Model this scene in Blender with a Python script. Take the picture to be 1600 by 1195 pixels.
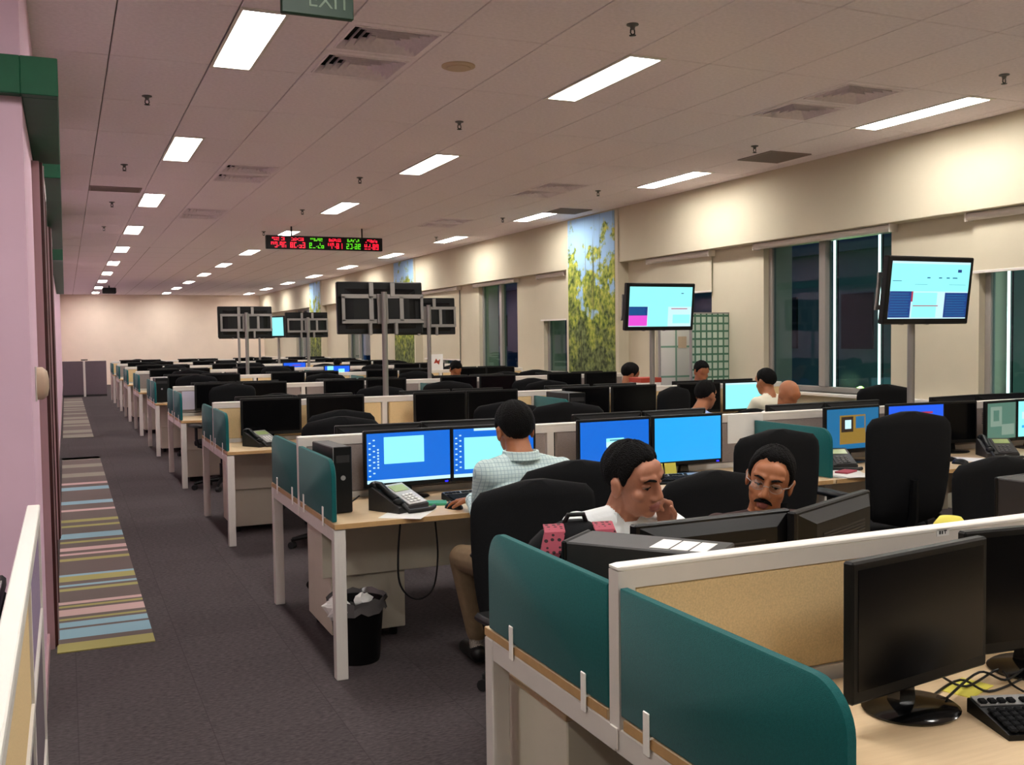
import bpy, bmesh, math, random
import numpy as np
from math import sin, cos, pi, radians, sqrt, atan2
from mathutils import Vector, Matrix

random.seed(7)
for o in list(bpy.data.objects):
    bpy.data.objects.remove(o)
SC = bpy.context.scene
COL = SC.collection

# ------------------------------------------------------------------ camera
CAM_H, FPX = 1.58, 1553.0
YAW, PITCH, ROLL = .4215, -.0456, -.0128
_fw = np.array([sin(YAW)*cos(PITCH), cos(YAW)*cos(PITCH), sin(PITCH)])
_rt = np.array([cos(YAW), -sin(YAW), 0.0])
_up = np.cross(_rt, _fw)
_rt2 = cos(ROLL)*_rt + sin(ROLL)*_up
_up2 = -sin(ROLL)*_rt + cos(ROLL)*_up
cam_d = bpy.data.cameras.new('camera')
cam_d.sensor_fit = 'HORIZONTAL'
cam_d.sensor_width = 36.0
cam_d.lens = FPX/1600.0*36.0
cam_d.clip_start = .02
cam_d.clip_end = 200
cam = bpy.data.objects.new('camera', cam_d)
COL.objects.link(cam)
cam.matrix_world = Matrix(((_rt2[0], _up2[0], -_fw[0], 0), (_rt2[1], _up2[1], -_fw[1], 0),
                           (_rt2[2], _up2[2], -_fw[2], CAM_H), (0, 0, 0, 1)))
SC.camera = cam
def ray(x, y): return _rt2*(x-800) - _up2*(y-597.5) + _fw*FPX
def at_z(x, y, z):
    d = ray(x, y); t = (z-CAM_H)/d[2]; return (d[0]*t, d[1]*t, z)
def at_x(x, y, X):
    d = ray(x, y); t = X/d[0]; return (X, d[1]*t, CAM_H+d[2]*t)
def at_y(x, y, Y):
    d = ray(x, y); t = Y/d[1]; return (d[0]*t, Y, CAM_H+d[2]*t)

# ------------------------------------------------------------------ world, exposure
W = bpy.data.worlds.new('night'); SC.world = W
W.use_nodes = True
W.node_tree.nodes['Background'].inputs[0].default_value = (.016, .034, .085, 1)
W.node_tree.nodes['Background'].inputs[1].default_value = 1.0
SC.view_settings.view_transform = 'Standard'
SC.view_settings.look = 'None'
SC.view_settings.gamma = 1
SC.view_settings.exposure = 1.15
SC.view_settings.use_curve_mapping = False
LAMP = 22.0      # emission of the fluorescent panels

# ------------------------------------------------------------------ materials
MATS = {}
def lin(c): return tuple(((v/255.0+.055)/1.055)**2.4 if v > 10 else v/255.0/12.92 for v in c)
def mat(name, rgb=None, rough=.6, metal=0.0, var=0.0, vscale=8.0, bump=0.0, bscale=200.0, spec=.5, emit=0.0, sheen=0.0):
    if name in MATS: return MATS[name]
    m = bpy.data.materials.new(name); m.use_nodes = True
    nt = m.node_tree; b = nt.nodes['Principled BSDF']
    c = lin(rgb)
    b.inputs['Base Color'].default_value = (*c, 1)
    b.inputs['Roughness'].default_value = rough
    b.inputs['Metallic'].default_value = metal
    b.inputs['Specular IOR Level'].default_value = spec
    if sheen: b.inputs['Sheen Weight'].default_value = sheen
    tc = nt.nodes.new('ShaderNodeTexCoord')
    if emit and name.startswith('scr_'):
        b.inputs['Base Color'].default_value = (.01, .01, .012, 1); b.inputs['Roughness'].default_value = .3
        emit *= .5
    if emit:
        b.inputs['Emission Color'].default_value = (*c, 1)
        b.inputs['Emission Strength'].default_value = emit
    if var:
        n = nt.nodes.new('ShaderNodeTexNoise'); n.inputs['Scale'].default_value = vscale; n.inputs['Detail'].default_value = 5
        nt.links.new(tc.outputs['Object'], n.inputs['Vector'])
        r = nt.nodes.new('ShaderNodeValToRGB')
        r.color_ramp.elements[0].position = .3; r.color_ramp.elements[1].position = .7
        r.color_ramp.elements[0].color = (*[v*(1-var) for v in c], 1)
        r.color_ramp.elements[1].color = (*[min(1, v*(1+var)) for v in c], 1)
        nt.links.new(n.outputs['Fac'], r.inputs['Fac']); nt.links.new(r.outputs['Color'], b.inputs['Base Color'])
    if bump:
        n2 = nt.nodes.new('ShaderNodeTexNoise'); n2.inputs['Scale'].default_value = bscale
        nt.links.new(tc.outputs['Object'], n2.inputs['Vector'])
        bm_ = nt.nodes.new('ShaderNodeBump'); bm_.inputs['Strength'].default_value = bump; bm_.inputs['Distance'].default_value = .01
        nt.links.new(n2.outputs['Fac'], bm_.inputs['Height']); nt.links.new(bm_.outputs['Normal'], b.inputs['Normal'])
    MATS[name] = m
    return m
def nodes_of(m): return m.node_tree, m.node_tree.nodes['Principled BSDF']

mat('ceil', (240, 229, 233), .95, var=.05, vscale=40, bump=.15, bscale=300, spec=.1)
mat('tbar', (150, 134, 130), .7, spec=.2)
mat('wallcream', (204, 195, 172), .9, var=.02, vscale=3, spec=.2)
mat('wallfar', (242, 224, 206), .9, var=.03, vscale=2, spec=.2)
mat('wallpink', (222, 186, 205), .8, var=.03, vscale=3, spec=.2)
mat('white', (222, 215, 207), .45, var=.02, vscale=15)
mat('whitecap', (250, 246, 238), .4)
mat('cream', (214, 205, 186), .5, var=.02, vscale=10)
mat('teal', (20, 92, 92), .95, var=.10, vscale=160, bump=.25, bscale=600, spec=.12, sheen=.15)
mat('tan', (228, 200, 152), .95, var=.10, vscale=220, bump=.2, bscale=700, spec=.1)
mat('greyfab', (150, 138, 134), .95, var=.12, vscale=220, bump=.2, bscale=700, spec=.1)
mat('lavfab', (150, 132, 156), .95, var=.08, vscale=120, bump=.2, bscale=600, spec=.1)
mat('darkgreyfab', (112, 100, 106), .95, var=.08, vscale=120, spec=.1)
mat('black', (9, 9, 10), .45, spec=.3)
mat('blackgloss', (8, 8, 9), .12)
mat('blackmatte', (14, 14, 16), .85, var=.15, vscale=120, bump=.2, bscale=500, spec=.2)
mat('charcoal', (40, 38, 38), .5, var=.1, vscale=30)
mat('greyplastic', (92, 90, 90), .5)
mat('silver', (170, 168, 166), .35, metal=.4)
mat('alu', (150, 146, 142), .4, metal=.6)
mat('screenoff', (7, 7, 9), .22, spec=.18)
mat('green', (10, 88, 58), .5, var=.08, vscale=12)
mat('brownred', (66, 26, 20), .4, var=.15, vscale=20)
mat('jamblight', (176, 142, 146), .5)
mat('paper', (238, 236, 232), .8)
mat('lavpaper', (206, 200, 220), .8)
mat('yellow', (226, 214, 90), .8)
mat('cable', (16, 15, 15), .5)
mat('skinA', (176, 118, 92), .55, var=.06, vscale=30, bump=.05, bscale=300)
mat('skinB', (170, 108, 72), .5, var=.06, vscale=30, bump=.05, bscale=300)
mat('lipA', (142, 80, 72), .5)
mat('hair', (9, 7, 7), .75, var=.5, vscale=90, bump=.8, bscale=200, spec=.15)
mat('eyewhite', (196, 186, 178), .3)
mat('shirtwhite', (236, 240, 240), .85, bump=.1, bscale=60)
mat('shirtblue', (150, 178, 230), .85)
mat('shirtroyal', (40, 70, 170), .85)
mat('shirtpink', (190, 90, 120), .85)
mat('shirtmaroon', (60, 34, 34), .85)
mat('shirtcream', (232, 226, 204), .85)
mat('khaki', (128, 106, 80), .9, var=.08, vscale=30)
mat('navy', (24, 24, 30), .9)
mat('shoe', (14, 13, 13), .4)
mat('sock', (150, 140, 130), .9, var=.4, vscale=150)
mat('bagpink', (176, 76, 92), .8)
mat('liner', (104, 100, 100), .25)
mat('greenpad', (60, 150, 110), .6)
mat('lcdgreen', (150, 170, 110), .3)
mat('winframe', (150, 144, 138), .5)
mat('smoked', (200, 176, 150), .6)
mat('rubber', (18, 18, 18), .8)
mat('redtop', (170, 60, 40), .7)
mat('outwall', (110, 124, 146), .9, var=.15, vscale=.6)
mat('outdark', (16, 22, 32), .6)
mat('grass', (40, 92, 40), 1.0, var=.3, vscale=1.5)
mat('scr_blue', (4, 110, 226), .4, emit=.9)
mat('scr_lblue', (36, 170, 250), .4, emit=1.0)
mat('scr_cyan', (150, 250, 250), .4, emit=1.0)
mat('scr_pale', (200, 240, 252), .4, emit=1.0)
mat('scr_teal', (20, 120, 176), .4, emit=.7)
mat('scr_royal', (20, 96, 250), .4, emit=.9)
mat('scr_navy', (18, 60, 140), .4, emit=.8)
mat('scr_magenta', (240, 80, 220), .4, emit=.9)
mat('scr_red', (210, 60, 90), .4, emit=.7)
mat('scr_olive', (190, 150, 60), .4, emit=.5)
mat('scr_brown', (70, 50, 36), .4, emit=.3)
mat('scr_green', (110, 160, 140), .4, emit=.5)
mat('scr_greenlight', (170, 200, 180), .4, emit=.5)
mat('led_red', (255, 30, 60), .4, emit=.7)
mat('led_green', (90, 200, 30), .4, emit=.55)
mat('ledblue', (20, 20, 255), .4, emit=4)
mat('tube', (225, 255, 235), .4, emit=3.0)
mat('exitgreen', (10, 52, 30), .5)
mat('exittext', (120, 140, 120), .6)
mat('blue_stripe', (138, 172, 186), .95)
mat('pink_stripe', (198, 164, 160), .95)
mat('yellow_stripe', (160, 152, 92), .95)
mat('brown_stripe', (102, 88, 84), .95)
mat('grey_stripe', (138, 132, 118), .95)

# lit diffuser of the fluorescent fittings
def panel_mat():
    m = bpy.data.materials.new('tubelight'); m.use_nodes = True
    nt = m.node_tree; nt.nodes.remove(nt.nodes['Principled BSDF'])
    e = nt.nodes.new('ShaderNodeEmission'); e.inputs[0].default_value = (1.0, .965, .92, 1); e.inputs[1].default_value = LAMP
    nt.links.new(e.outputs[0], nt.nodes['Material Output'].inputs[0]); MATS['tubelight'] = m
panel_mat()
# thin window glass: clear with fresnel reflections
def glass_mat():
    m = bpy.data.materials.new('glass'); m.use_nodes = True
    nt = m.node_tree; nt.nodes.remove(nt.nodes['Principled BSDF'])
    t = nt.nodes.new('ShaderNodeBsdfTransparent'); t.inputs[0].default_value = (.62, .72, .74, 1)
    g = nt.nodes.new('ShaderNodeBsdfGlossy'); g.inputs['Roughness'].default_value = .02; g.inputs[0].default_value = (.8, .85, .9, 1)
    lw = nt.nodes.new('ShaderNodeLayerWeight'); lw.inputs[0].default_value = .5
    p5 = nt.nodes.new('ShaderNodeMath'); p5.operation = 'POWER'; p5.inputs[1].default_value = 5.0
    f = nt.nodes.new('ShaderNodeMath'); f.operation = 'MULTIPLY_ADD'; f.inputs[1].default_value = .96; f.inputs[2].default_value = .03
    nt.links.new(lw.outputs['Facing'], p5.inputs[0]); nt.links.new(p5.outputs[0], f.inputs[0])
    x = nt.nodes.new('ShaderNodeMixShader')
    nt.links.new(f.outputs[0], x.inputs[0]); nt.links.new(t.outputs[0], x.inputs[1]); nt.links.new(g.outputs[0], x.inputs[2])
    nt.links.new(x.outputs[0], nt.nodes['Material Output'].inputs[0]); MATS['glass'] = m
glass_mat()
# wood laminate
def wood_mat():
    m = mat('wood', (224, 190, 142), .4)
    nt, b = nodes_of(m)
    tc = nt.nodes.new('ShaderNodeTexCoord'); mp = nt.nodes.new('ShaderNodeMapping'); mp.inputs['Scale'].default_value = (3, 40, 40)
    n = nt.nodes.new('ShaderNodeTexNoise'); n.inputs['Scale'].default_value = 2; n.inputs['Detail'].default_value = 6
    r = nt.nodes.new('ShaderNodeValToRGB')
    r.color_ramp.elements[0].color = (*lin((206, 176, 136)), 1); r.color_ramp.elements[1].color = (*lin((232, 206, 168)), 1)
    nt.links.new(tc.outputs['Object'], mp.inputs[0]); nt.links.new(mp.outputs[0], n.inputs['Vector'])
    nt.links.new(n.outputs['Fac'], r.inputs[0]); nt.links.new(r.outputs[0], b.inputs['Base Color'])
def lens_mat():
    m = bpy.data.materials.new('lens'); m.use_nodes = True
    nt = m.node_tree; nt.nodes.remove(nt.nodes['Principled BSDF'])
    t = nt.nodes.new('ShaderNodeBsdfTransparent'); t.inputs[0].default_value = (.93, .94, .95, 1)
    g = nt.nodes.new('ShaderNodeBsdfGlossy'); g.inputs['Roughness'].default_value = .02
    x = nt.nodes.new('ShaderNodeMixShader'); x.inputs[0].default_value = .05
    nt.links.new(t.outputs[0], x.inputs[1]); nt.links.new(g.outputs[0], x.inputs[2]); nt.links.new(x.outputs[0], nt.nodes['Material Output'].inputs[0]); MATS['lens'] = m
lens_mat()
wood_mat()
mat('woodedge', (196, 156, 104), .5, var=.06, vscale=30)
# carpet
def carpet_mat():
    m = mat('carpet', (92, 82, 84), .98, spec=.05)
    nt, b = nodes_of(m)
    tc = nt.nodes.new('ShaderNodeTexCoord')
    br = nt.nodes.new('ShaderNodeTexBrick'); br.offset = 0; br.inputs['Scale'].default_value = 1
    br.inputs['Brick Width'].default_value = .5; br.inputs['Row Height'].default_value = .5; br.inputs['Mortar Size'].default_value = .0025
    br.inputs['Color1'].default_value = (*lin((86, 79, 80)), 1); br.inputs['Color2'].default_value = (*lin((82, 75, 76)), 1)
    br.inputs['Mortar'].default_value = (*lin((76, 69, 70)), 1)
    mp = nt.nodes.new('ShaderNodeMapping'); mp.inputs['Scale'].default_value = (38, 95, 1)
    n = nt.nodes.new('ShaderNodeTexNoise'); n.inputs['Scale'].default_value = 1.0; n.inputs['Detail'].default_value = 6
    r = nt.nodes.new('ShaderNodeValToRGB'); r.color_ramp.elements[0].position = .3; r.color_ramp.elements[1].position = .72
    r.color_ramp.elements[0].color = (.62, .62, .62, 1); r.color_ramp.elements[1].color = (1.2, 1.2, 1.2, 1)
    mx = nt.nodes.new('ShaderNodeMix'); mx.data_type = 'RGBA'; mx.blend_type = 'MULTIPLY'; mx.inputs[0].default_value = 1
    nt.links.new(tc.outputs['Object'], br.inputs['Vector']); nt.links.new(tc.outputs['Object'], mp.inputs[0])
    nt.links.new(mp.outputs[0], n.inputs['Vector']); nt.links.new(n.outputs['Fac'], r.inputs[0])
    nt.links.new(br.outputs['Color'], mx.inputs[6]); nt.links.new(r.outputs[0], mx.inputs[7]); nt.links.new(mx.outputs[2], b.inputs['Base Color'])
    bp = nt.nodes.new('ShaderNodeBump'); bp.inputs['Strength'].default_value = .4; bp.inputs['Distance'].default_value = .01
    nt.links.new(n.outputs['Fac'], bp.inputs['Height']); nt.links.new(bp.outputs['Normal'], b.inputs['Normal'])
carpet_mat()
# checked shirt
def check_mat():
    m = mat('shirtcheck', (206, 226, 226), .85)
    nt, b = nodes_of(m)
    tc = nt.nodes.new('ShaderNodeTexCoord')
    br = nt.nodes.new('ShaderNodeTexBrick'); br.offset = 0
    br.inputs['Scale'].default_value = 1; br.inputs['Brick Width'].default_value = .017; br.inputs['Row Height'].default_value = .017
    br.inputs['Mortar Size'].default_value = .0016; br.inputs['Mortar Smooth'].default_value = .4
    br.inputs['Color1'].default_value = (*lin((214, 232, 230)), 1); br.inputs['Color2'].default_value = (*lin((206, 226, 226)), 1)
    br.inputs['Mortar'].default_value = (*lin((164, 192, 198)), 1)
    mp = nt.nodes.new('ShaderNodeMapping'); mp.inputs['Rotation'].default_value = (pi/2, 0, 0)
    nt.links.new(tc.outputs['Object'], mp.inputs[0]); nt.links.new(mp.outputs[0], br.inputs['Vector'])
    nt.links.new(br.outputs['Color'], b.inputs['Base Color'])
check_mat()
# dotted strap
def dot_mat():
    m = mat('strapdots', (190, 84, 100), .8)
    nt, b = nodes_of(m)
    tc = nt.nodes.new('ShaderNodeTexCoord'); v = nt.nodes.new('ShaderNodeTexVoronoi'); v.inputs['Scale'].default_value = 62; v.inputs['Randomness'].default_value = .25
    r = nt.nodes.new('ShaderNodeValToRGB'); r.color_ramp.interpolation = 'CONSTANT'
    r.color_ramp.elements[0].color = (*lin((40, 16, 22)), 1); r.color_ramp.elements[1].color = (*lin((158, 66, 82)), 1); r.color_ramp.elements[1].position = .32
    nt.links.new(tc.outputs['Object'], v.inputs['Vector']); nt.links.new(v.outputs['Distance'], r.inputs[0]); nt.links.new(r.outputs[0], b.inputs['Base Color'])
dot_mat()
# forest photo print
def mural_mat():
    m = mat('mural', (120, 140, 70), .7, spec=.2)
    nt, b = nodes_of(m); N = nt.nodes.new; L = nt.links.new
    tc = N('ShaderNodeTexCoord'); sp = N('ShaderNodeSeparateXYZ'); L(tc.outputs['Object'], sp.inputs[0])
    n1 = N('ShaderNodeTexNoise'); n1.inputs['Scale'].default_value = 3.4; n1.inputs['Detail'].default_value = 8; n1.inputs['Roughness'].default_value = .65
    n2 = N('ShaderNodeTexNoise'); n2.inputs['Scale'].default_value = 14; n2.inputs['Detail'].default_value = 6
    L(tc.outputs['Object'], n1.inputs['Vector']); L(tc.outputs['Object'], n2.inputs['Vector'])
    fol = N('ShaderNodeValToRGB'); e = fol.color_ramp.elements
    e[0].position = .33; e[0].color = (*lin((70, 92, 40)), 1); e[1].position = .66; e[1].color = (*lin((200, 194, 84)), 1)
    x = e.new(.5); x.color = (*lin((150, 164, 66)), 1); L(n2.outputs['Fac'], fol.inputs[0])
    dark = N('ShaderNodeValToRGB'); e = dark.color_ramp.elements
    e[0].position = .35; e[0].color = (*lin((46, 56, 34)), 1); e[1].position = .65; e[1].color = (*lin((124, 136, 84)), 1); L(n2.outputs['Fac'], dark.inputs[0])
    h = N('ShaderNodeMapRange'); h.inputs[1].default_value = 1.05; h.inputs[2].default_value = 3.3; L(sp.outputs['Z'], h.inputs[0])
    add = N('ShaderNodeMath'); add.operation = 'MULTIPLY_ADD'; add.inputs[1].default_value = .42; L(h.outputs[0], add.inputs[0]); L(n1.outputs['Fac'], add.inputs[2])
    skyf = N('ShaderNodeValToRGB'); e = skyf.color_ramp.elements; e[0].position = .77; e[0].color = (0, 0, 0, 1); e[1].position = .84; e[1].color = (1, 1, 1, 1)
    L(add.outputs[0], skyf.inputs[0])
    m1 = N('ShaderNodeMix'); m1.data_type = 'RGBA'
    lowf = N('ShaderNodeValToRGB'); e = lowf.color_ramp.elements; e[0].position = .54; e[0].color = (1, 1, 1, 1); e[1].position = .72; e[1].color = (0, 0, 0, 1); L(add.outputs[0], lowf.inputs[0])
    L(lowf.outputs[0], m1.inputs[0]); L(fol.outputs[0], m1.inputs[6]); L(dark.outputs[0], m1.inputs[7])
    m2 = N('ShaderNodeMix'); m2.data_type = 'RGBA'; m2.inputs[7].default_value = (*lin((158, 196, 232)), 1)
    L(skyf.outputs[0], m2.inputs[0]); L(m1.outputs[2], m2.inputs[6])
    # slim trunks
    mp = N('ShaderNodeMapping'); mp.inputs['Scale'].default_value = (1, 2.2, .05); mp.inputs['Rotation'].default_value = (.05, 0, 0); L(tc.outputs['Object'], mp.inputs[0])
    n3 = N('ShaderNodeTexNoise'); n3.inputs['Scale'].default_value = 7; n3.inputs['Detail'].default_value = 3; L(mp.outputs[0], n3.inputs['Vector'])
    tr = N('ShaderNodeValToRGB'); e = tr.color_ramp.elements; e[0].position = .64; e[0].color = (0, 0, 0, 1); e[1].position = .69; e[1].color = (.8, .8, .8, 1); L(n3.outputs['Fac'], tr.inputs[0])
    m3 = N('ShaderNodeMix'); m3.data_type = 'RGBA'; m3.inputs[7].default_value = (*lin((74, 78, 52)), 1)
    L(tr.outputs[0], m3.inputs[0]); L(m2.outputs[2], m3.inputs[6]); L(m3.outputs[2], b.inputs['Base Color'])
mural_mat()
def grid_mat(name, bg, line, w, h, rot):
    m = mat(name, bg, .6)
    nt, b = nodes_of(m)
    tc = nt.nodes.new('ShaderNodeTexCoord'); br = nt.nodes.new('ShaderNodeTexBrick'); br.offset = 0
    br.inputs['Scale'].default_value = 1; br.inputs['Brick Width'].default_value = w; br.inputs['Row Height'].default_value = h
    br.inputs['Mortar Size'].default_value = .012; br.inputs['Color1'].default_value = (*lin(bg), 1)
    br.inputs['Color2'].default_value = (*lin([v*.92 for v in bg]), 1); br.inputs['Mortar'].default_value = (*lin(line), 1)
    mp = nt.nodes.new('ShaderNodeMapping'); mp.inputs['Rotation'].default_value = rot
    nt.links.new(tc.outputs['Object'], mp.inputs[0]); nt.links.new(mp.outputs[0], br.inputs['Vector']); nt.links.new(br.outputs['Color'], b.inputs['Base Color'])
grid_mat('planner', (196, 216, 200), (70, 120, 96), .08, .09, (pi/2, 0, 0))
grid_mat('whiteboard', (224, 222, 216), (120, 160, 140), .28, .36, (pi/2, 0, 0))

# ------------------------------------------------------------------ mesh builder
class MB:
    def __init__(s): s.v = []; s.f = []; s.m = []
    def add(s, vs, fs, mi=0, T=None):
        n = len(s.v)
        if T is not None: vs = [tuple(T @ Vector(p)) for p in vs]
        s.v += [tuple(p) for p in vs]; s.f += [tuple(i+n for i in f) for f in fs]; s.m += [mi]*len(fs); return s
    def box(s, x0, x1, y0, y1, z0, z1, mi=0, T=None):
        vs = [(x, y, z) for z in (z0, z1) for y in (y0, y1) for x in (x0, x1)]
        return s.add(vs, [(0, 2, 3, 1), (4, 5, 7, 6), (0, 1, 5, 4), (2, 6, 7, 3), (0, 4, 6, 2), (1, 3, 7, 5)], mi, T)
    def cbox(s, x0, x1, y0, y1, z0, z1, b=.004, mi=0, T=None):
        c = ((x0+x1)/2, (y0+y1)/2, (z0+z1)/2); e = (abs(x1-x0)/2, abs(y1-y0)/2, abs(z1-z0)/2); b = min(b, min(e)*.9)
        vs = []; idx = {}
        for sx in (-1, 1):
            for sy in (-1, 1):
                for sz in (-1, 1):
                    for a in range(3):
                        sg = (sx, sy, sz); idx[(sx, sy, sz, a)] = len(vs)
                        vs.append(tuple(c[i]+sg[i]*(e[i]-(0 if i == a else b)) for i in range(3)))
        def key(d, a): return idx[(d[0], d[1], d[2], a)]
        fs = []
        for a in range(3):
            o = [i for i in range(3) if i != a]
            for sg in (-1, 1):
                q = []
                for u, w in ((-1, -1), (1, -1), (1, 1), (-1, 1)):
                    d = [0, 0, 0]; d[a] = sg; d[o[0]] = u; d[o[1]] = w; q.append(key(d, a))
                fs.append(tuple(q))
        for a in range(3):
            for b2 in range(a+1, 3):
                c2 = 3-a-b2
                for sa in (-1, 1):
                    for sb in (-1, 1):
                        d0 = [0, 0, 0]; d0[a] = sa; d0[b2] = sb; d1 = list(d0); d0[c2] = -1; d1[c2] = 1
                        fs.append((key(d0, a), key(d1, a), key(d1, b2), key(d0, b2)))
        for sx in (-1, 1):
            for sy in (-1, 1):
                for sz in (-1, 1): fs.append(tuple(idx[(sx, sy, sz, a)] for a in range(3)))
        return s.add(vs, fs, mi, T)
    def loft(s, rings, mi=0, T=None, cap=True, closed=True):
        n = len(rings[0]); vs = [p for r in rings for p in r]; fs = []
        for i in range(len(rings)-1):
            for j in range(n if closed else n-1):
                k = (j+1) % n; fs.append((i*n+j, i*n+k, (i+1)*n+k, (i+1)*n+j))
        if cap and closed: fs.append(tuple(range(n))[::-1]); fs.append(tuple(range((len(rings)-1)*n, len(rings)*n)))
        return s.add(vs, fs, mi, T)
    def lathe(s, prof, n=20, c=(0, 0, 0), mi=0, T=None, sx=1, sy=1):
        rings = [[(c[0]+r*cos(2*pi*j/n)*sx, c[1]+r*sin(2*pi*j/n)*sy, c[2]+z) for j in range(n)] for r, z in prof]
        return s.loft(rings, mi, T)
    def tube(s, pts, r, n=8, mi=0, T=None):
        pts = [Vector(p) for p in pts]; rings = []; rr = r if isinstance(r, (list, tuple)) else [r]*len(pts)
        ref = None
        for i, p in enumerate(pts):
            d = (pts[min(i+1, len(pts)-1)]-pts[max(i-1, 0)]).normalized()
            if ref is None: ref = d.orthogonal().normalized()
            a = (ref-d*ref.dot(d)); a = a.normalized() if a.length > 1e-6 else d.orthogonal().normalized(); ref = a; b = d.cross(a)
            rings.append([tuple(p+(a*cos(2*pi*j/n)+b*sin(2*pi*j/n))*rr[i]) for j in range(n)])
        return s.loft(rings, mi, T)
    def ell(s, c, r, nu=16, nv=10, mi=0, T=None):
        prof = [[(c[0]+r[0]*cos(2*pi*j/nu)*sin(pi*i/nv), c[1]+r[1]*sin(2*pi*j/nu)*sin(pi*i/nv), c[2]-r[2]*cos(pi*i/nv)) for j in range(nu)] for i in range(1, nv)]
        vs = [(c[0], c[1], c[2]-r[2])]+[p for q in prof for p in q]+[(c[0], c[1], c[2]+r[2])]; fs = []
        for j in range(nu):
            k = (j+1) % nu; fs.append((0, 1+k, 1+j)); fs.append((len(vs)-1, 1+(nv-2)*nu+j, 1+(nv-2)*nu+k))
            for i in range(nv-2): fs.append((1+i*nu+j, 1+i*nu+k, 1+(i+1)*nu+k, 1+(i+1)*nu+j))
        return s.add(vs, fs, mi, T)
    def prism(s, outline, axis, d0, d1, mi=0, T=None):
        def P(u, w, d): return {'x': (d, u, w), 'y': (u, d, w), 'z': (u, w, d)}[axis]
        return s.loft([[P(u, w, d0) for u, w in outline], [P(u, w, d1) for u, w in outline]], mi, T)
    def mesh(s, name, mats, smooth=0):
        me = bpy.data.meshes.new(name); me.from_pydata(s.v, [], s.f)
        if isinstance(mats, str): mats = [mats]
        for k in mats: me.materials.append(MATS[k])
        me.polygons.foreach_set('material_index', s.m)
        bm = bmesh.new(); bm.from_mesh(me); bmesh.ops.recalc_face_normals(bm, faces=bm.faces); bm.to_mesh(me); bm.free()
        if smooth:
            me.shade_smooth(); me.set_sharp_from_angle(angle=radians(smooth))
        me.update(); return me

def put(name, me, parent=None, loc=(0, 0, 0), rot=(0, 0, 0)):
    o = bpy.data.objects.new(name, me); COL.objects.link(o); o.location = loc; o.rotation_euler = rot
    if parent: o.parent = parent
    return o
def tag(o, label, cat, group=None):
    n = len(label.replace(',', ' ').split())
    assert 4 <= n <= 16, (n, label)
    o['label'] = label; o['category'] = cat
    if group: o['group'] = group
    return o
def thing(name, label, cat, loc=(0, 0, 0), rz=0, group=None):
    return tag(put(name, None, None, loc, (0, 0, rz)), label, cat, group)
def struct(name, mb, mats, smooth=0, parent=None):
    o = put(name, mb.mesh(name, mats, smooth), parent)
    if not parent: o['kind'] = 'structure'
    return o
def copy_tree(o, parent=None):
    c = o.copy(); COL.objects.link(c); c.parent = parent
    for ch in o.children: copy_tree(ch, c)
    return c

# ================================================================== the room
CZ = 3.35                      # ceiling height
XW, XB = 7.20, 7.05            # window wall plane, bulkhead plane above the windows
YF = 40.0
XL = -0.13                     # aisle wall
BENCH_Y = [1.914+3.32*k for k in range(10)]
BENCH_Y = BENCH_Y[:9]

struct('floor', MB().box(-4, 7.6, -4, YF+.2, -.1, 0), 'carpet')

# striped carpet runner along the aisle wall
def runner():
    P = [(1018, 'yellow_stripe'), (1006, 'brown_stripe'), (999, 'blue_stripe'), (984, 'brown_stripe'), (981, 'blue_stripe'), (973, 'brown_stripe'),
         (970, 'yellow_stripe'), (967, 'brown_stripe'), (963, 'pink_stripe'), (953, 'brown_stripe'), (950, 'yellow_stripe'), (947, 'brown_stripe'),
         (945, 'pink_stripe'), (941, 'brown_stripe'), (924, 'yellow_stripe'), (920, 'brown_stripe'), (917, 'blue_stripe'), (914, 'brown_stripe'),
         (909, 'yellow_stripe'), (901, 'blue_stripe'), (898, 'brown_stripe'), (877, 'yellow_stripe'), (873, 'brown_stripe'), (868, 'pink_stripe'),
         (865, 'brown_stripe'), (861, 'pink_stripe'), (856, 'brown_stripe'), (849, 'yellow_stripe'), (846, 'brown_stripe'), (842, 'blue_stripe'),
         (834, 'brown_stripe'), (824, 'yellow_stripe'), (821, 'brown_stripe'), (816, 'yellow_stripe'), (812, 'brown_stripe'), (799, 'pink_stripe'), (796, 'brown_stripe'),
         (788, 'blue_stripe'), (783, 'brown_stripe'), (766, 'blue_stripe'), (761, 'brown_stripe'), (757, 'pink_stripe'), (754, 'brown_stripe'),
         (745, 'grey_stripe'), (739, 'brown_stripe'), (730, 'grey_stripe'), (725, 'brown_stripe'), (718, 'grey_stripe'), (714, 'brown_stripe')]
    names = ['yellow_stripe', 'brown_stripe', 'blue_stripe', 'pink_stripe', 'grey_stripe']
    ys = [at_z(95+(1018-p)*.035, p+2, 0)[1] for p, _ in P]+[14.6]
    ys[0] = 5.5
    mb = MB()
    for i, (p, c) in enumerate(P): mb.box(-.085, .385, ys[i], ys[i+1], 0, .006, names.index(c))
    o = put('carpet_runner', mb.mesh('carpet_runner', names))
    tag(o, 'striped carpet runner in blue, yellow and pink along the pink aisle wall', 'carpet')
    mb = MB()
    y = 18.0; k = 0
    while y < 31:
        w = random.choice((.35, .6, .9)); mb.box(-.085, .385, y, min(31.2, y+w), 0, .006, k % 2); y += w; k += 1
    o = put('carpet_runner', mb.mesh('carpet_runner_far', ['grey_stripe', 'brown_stripe']))
    tag(o, 'pale beige carpet runner near the far low partition', 'carpet')
runner()

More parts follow.
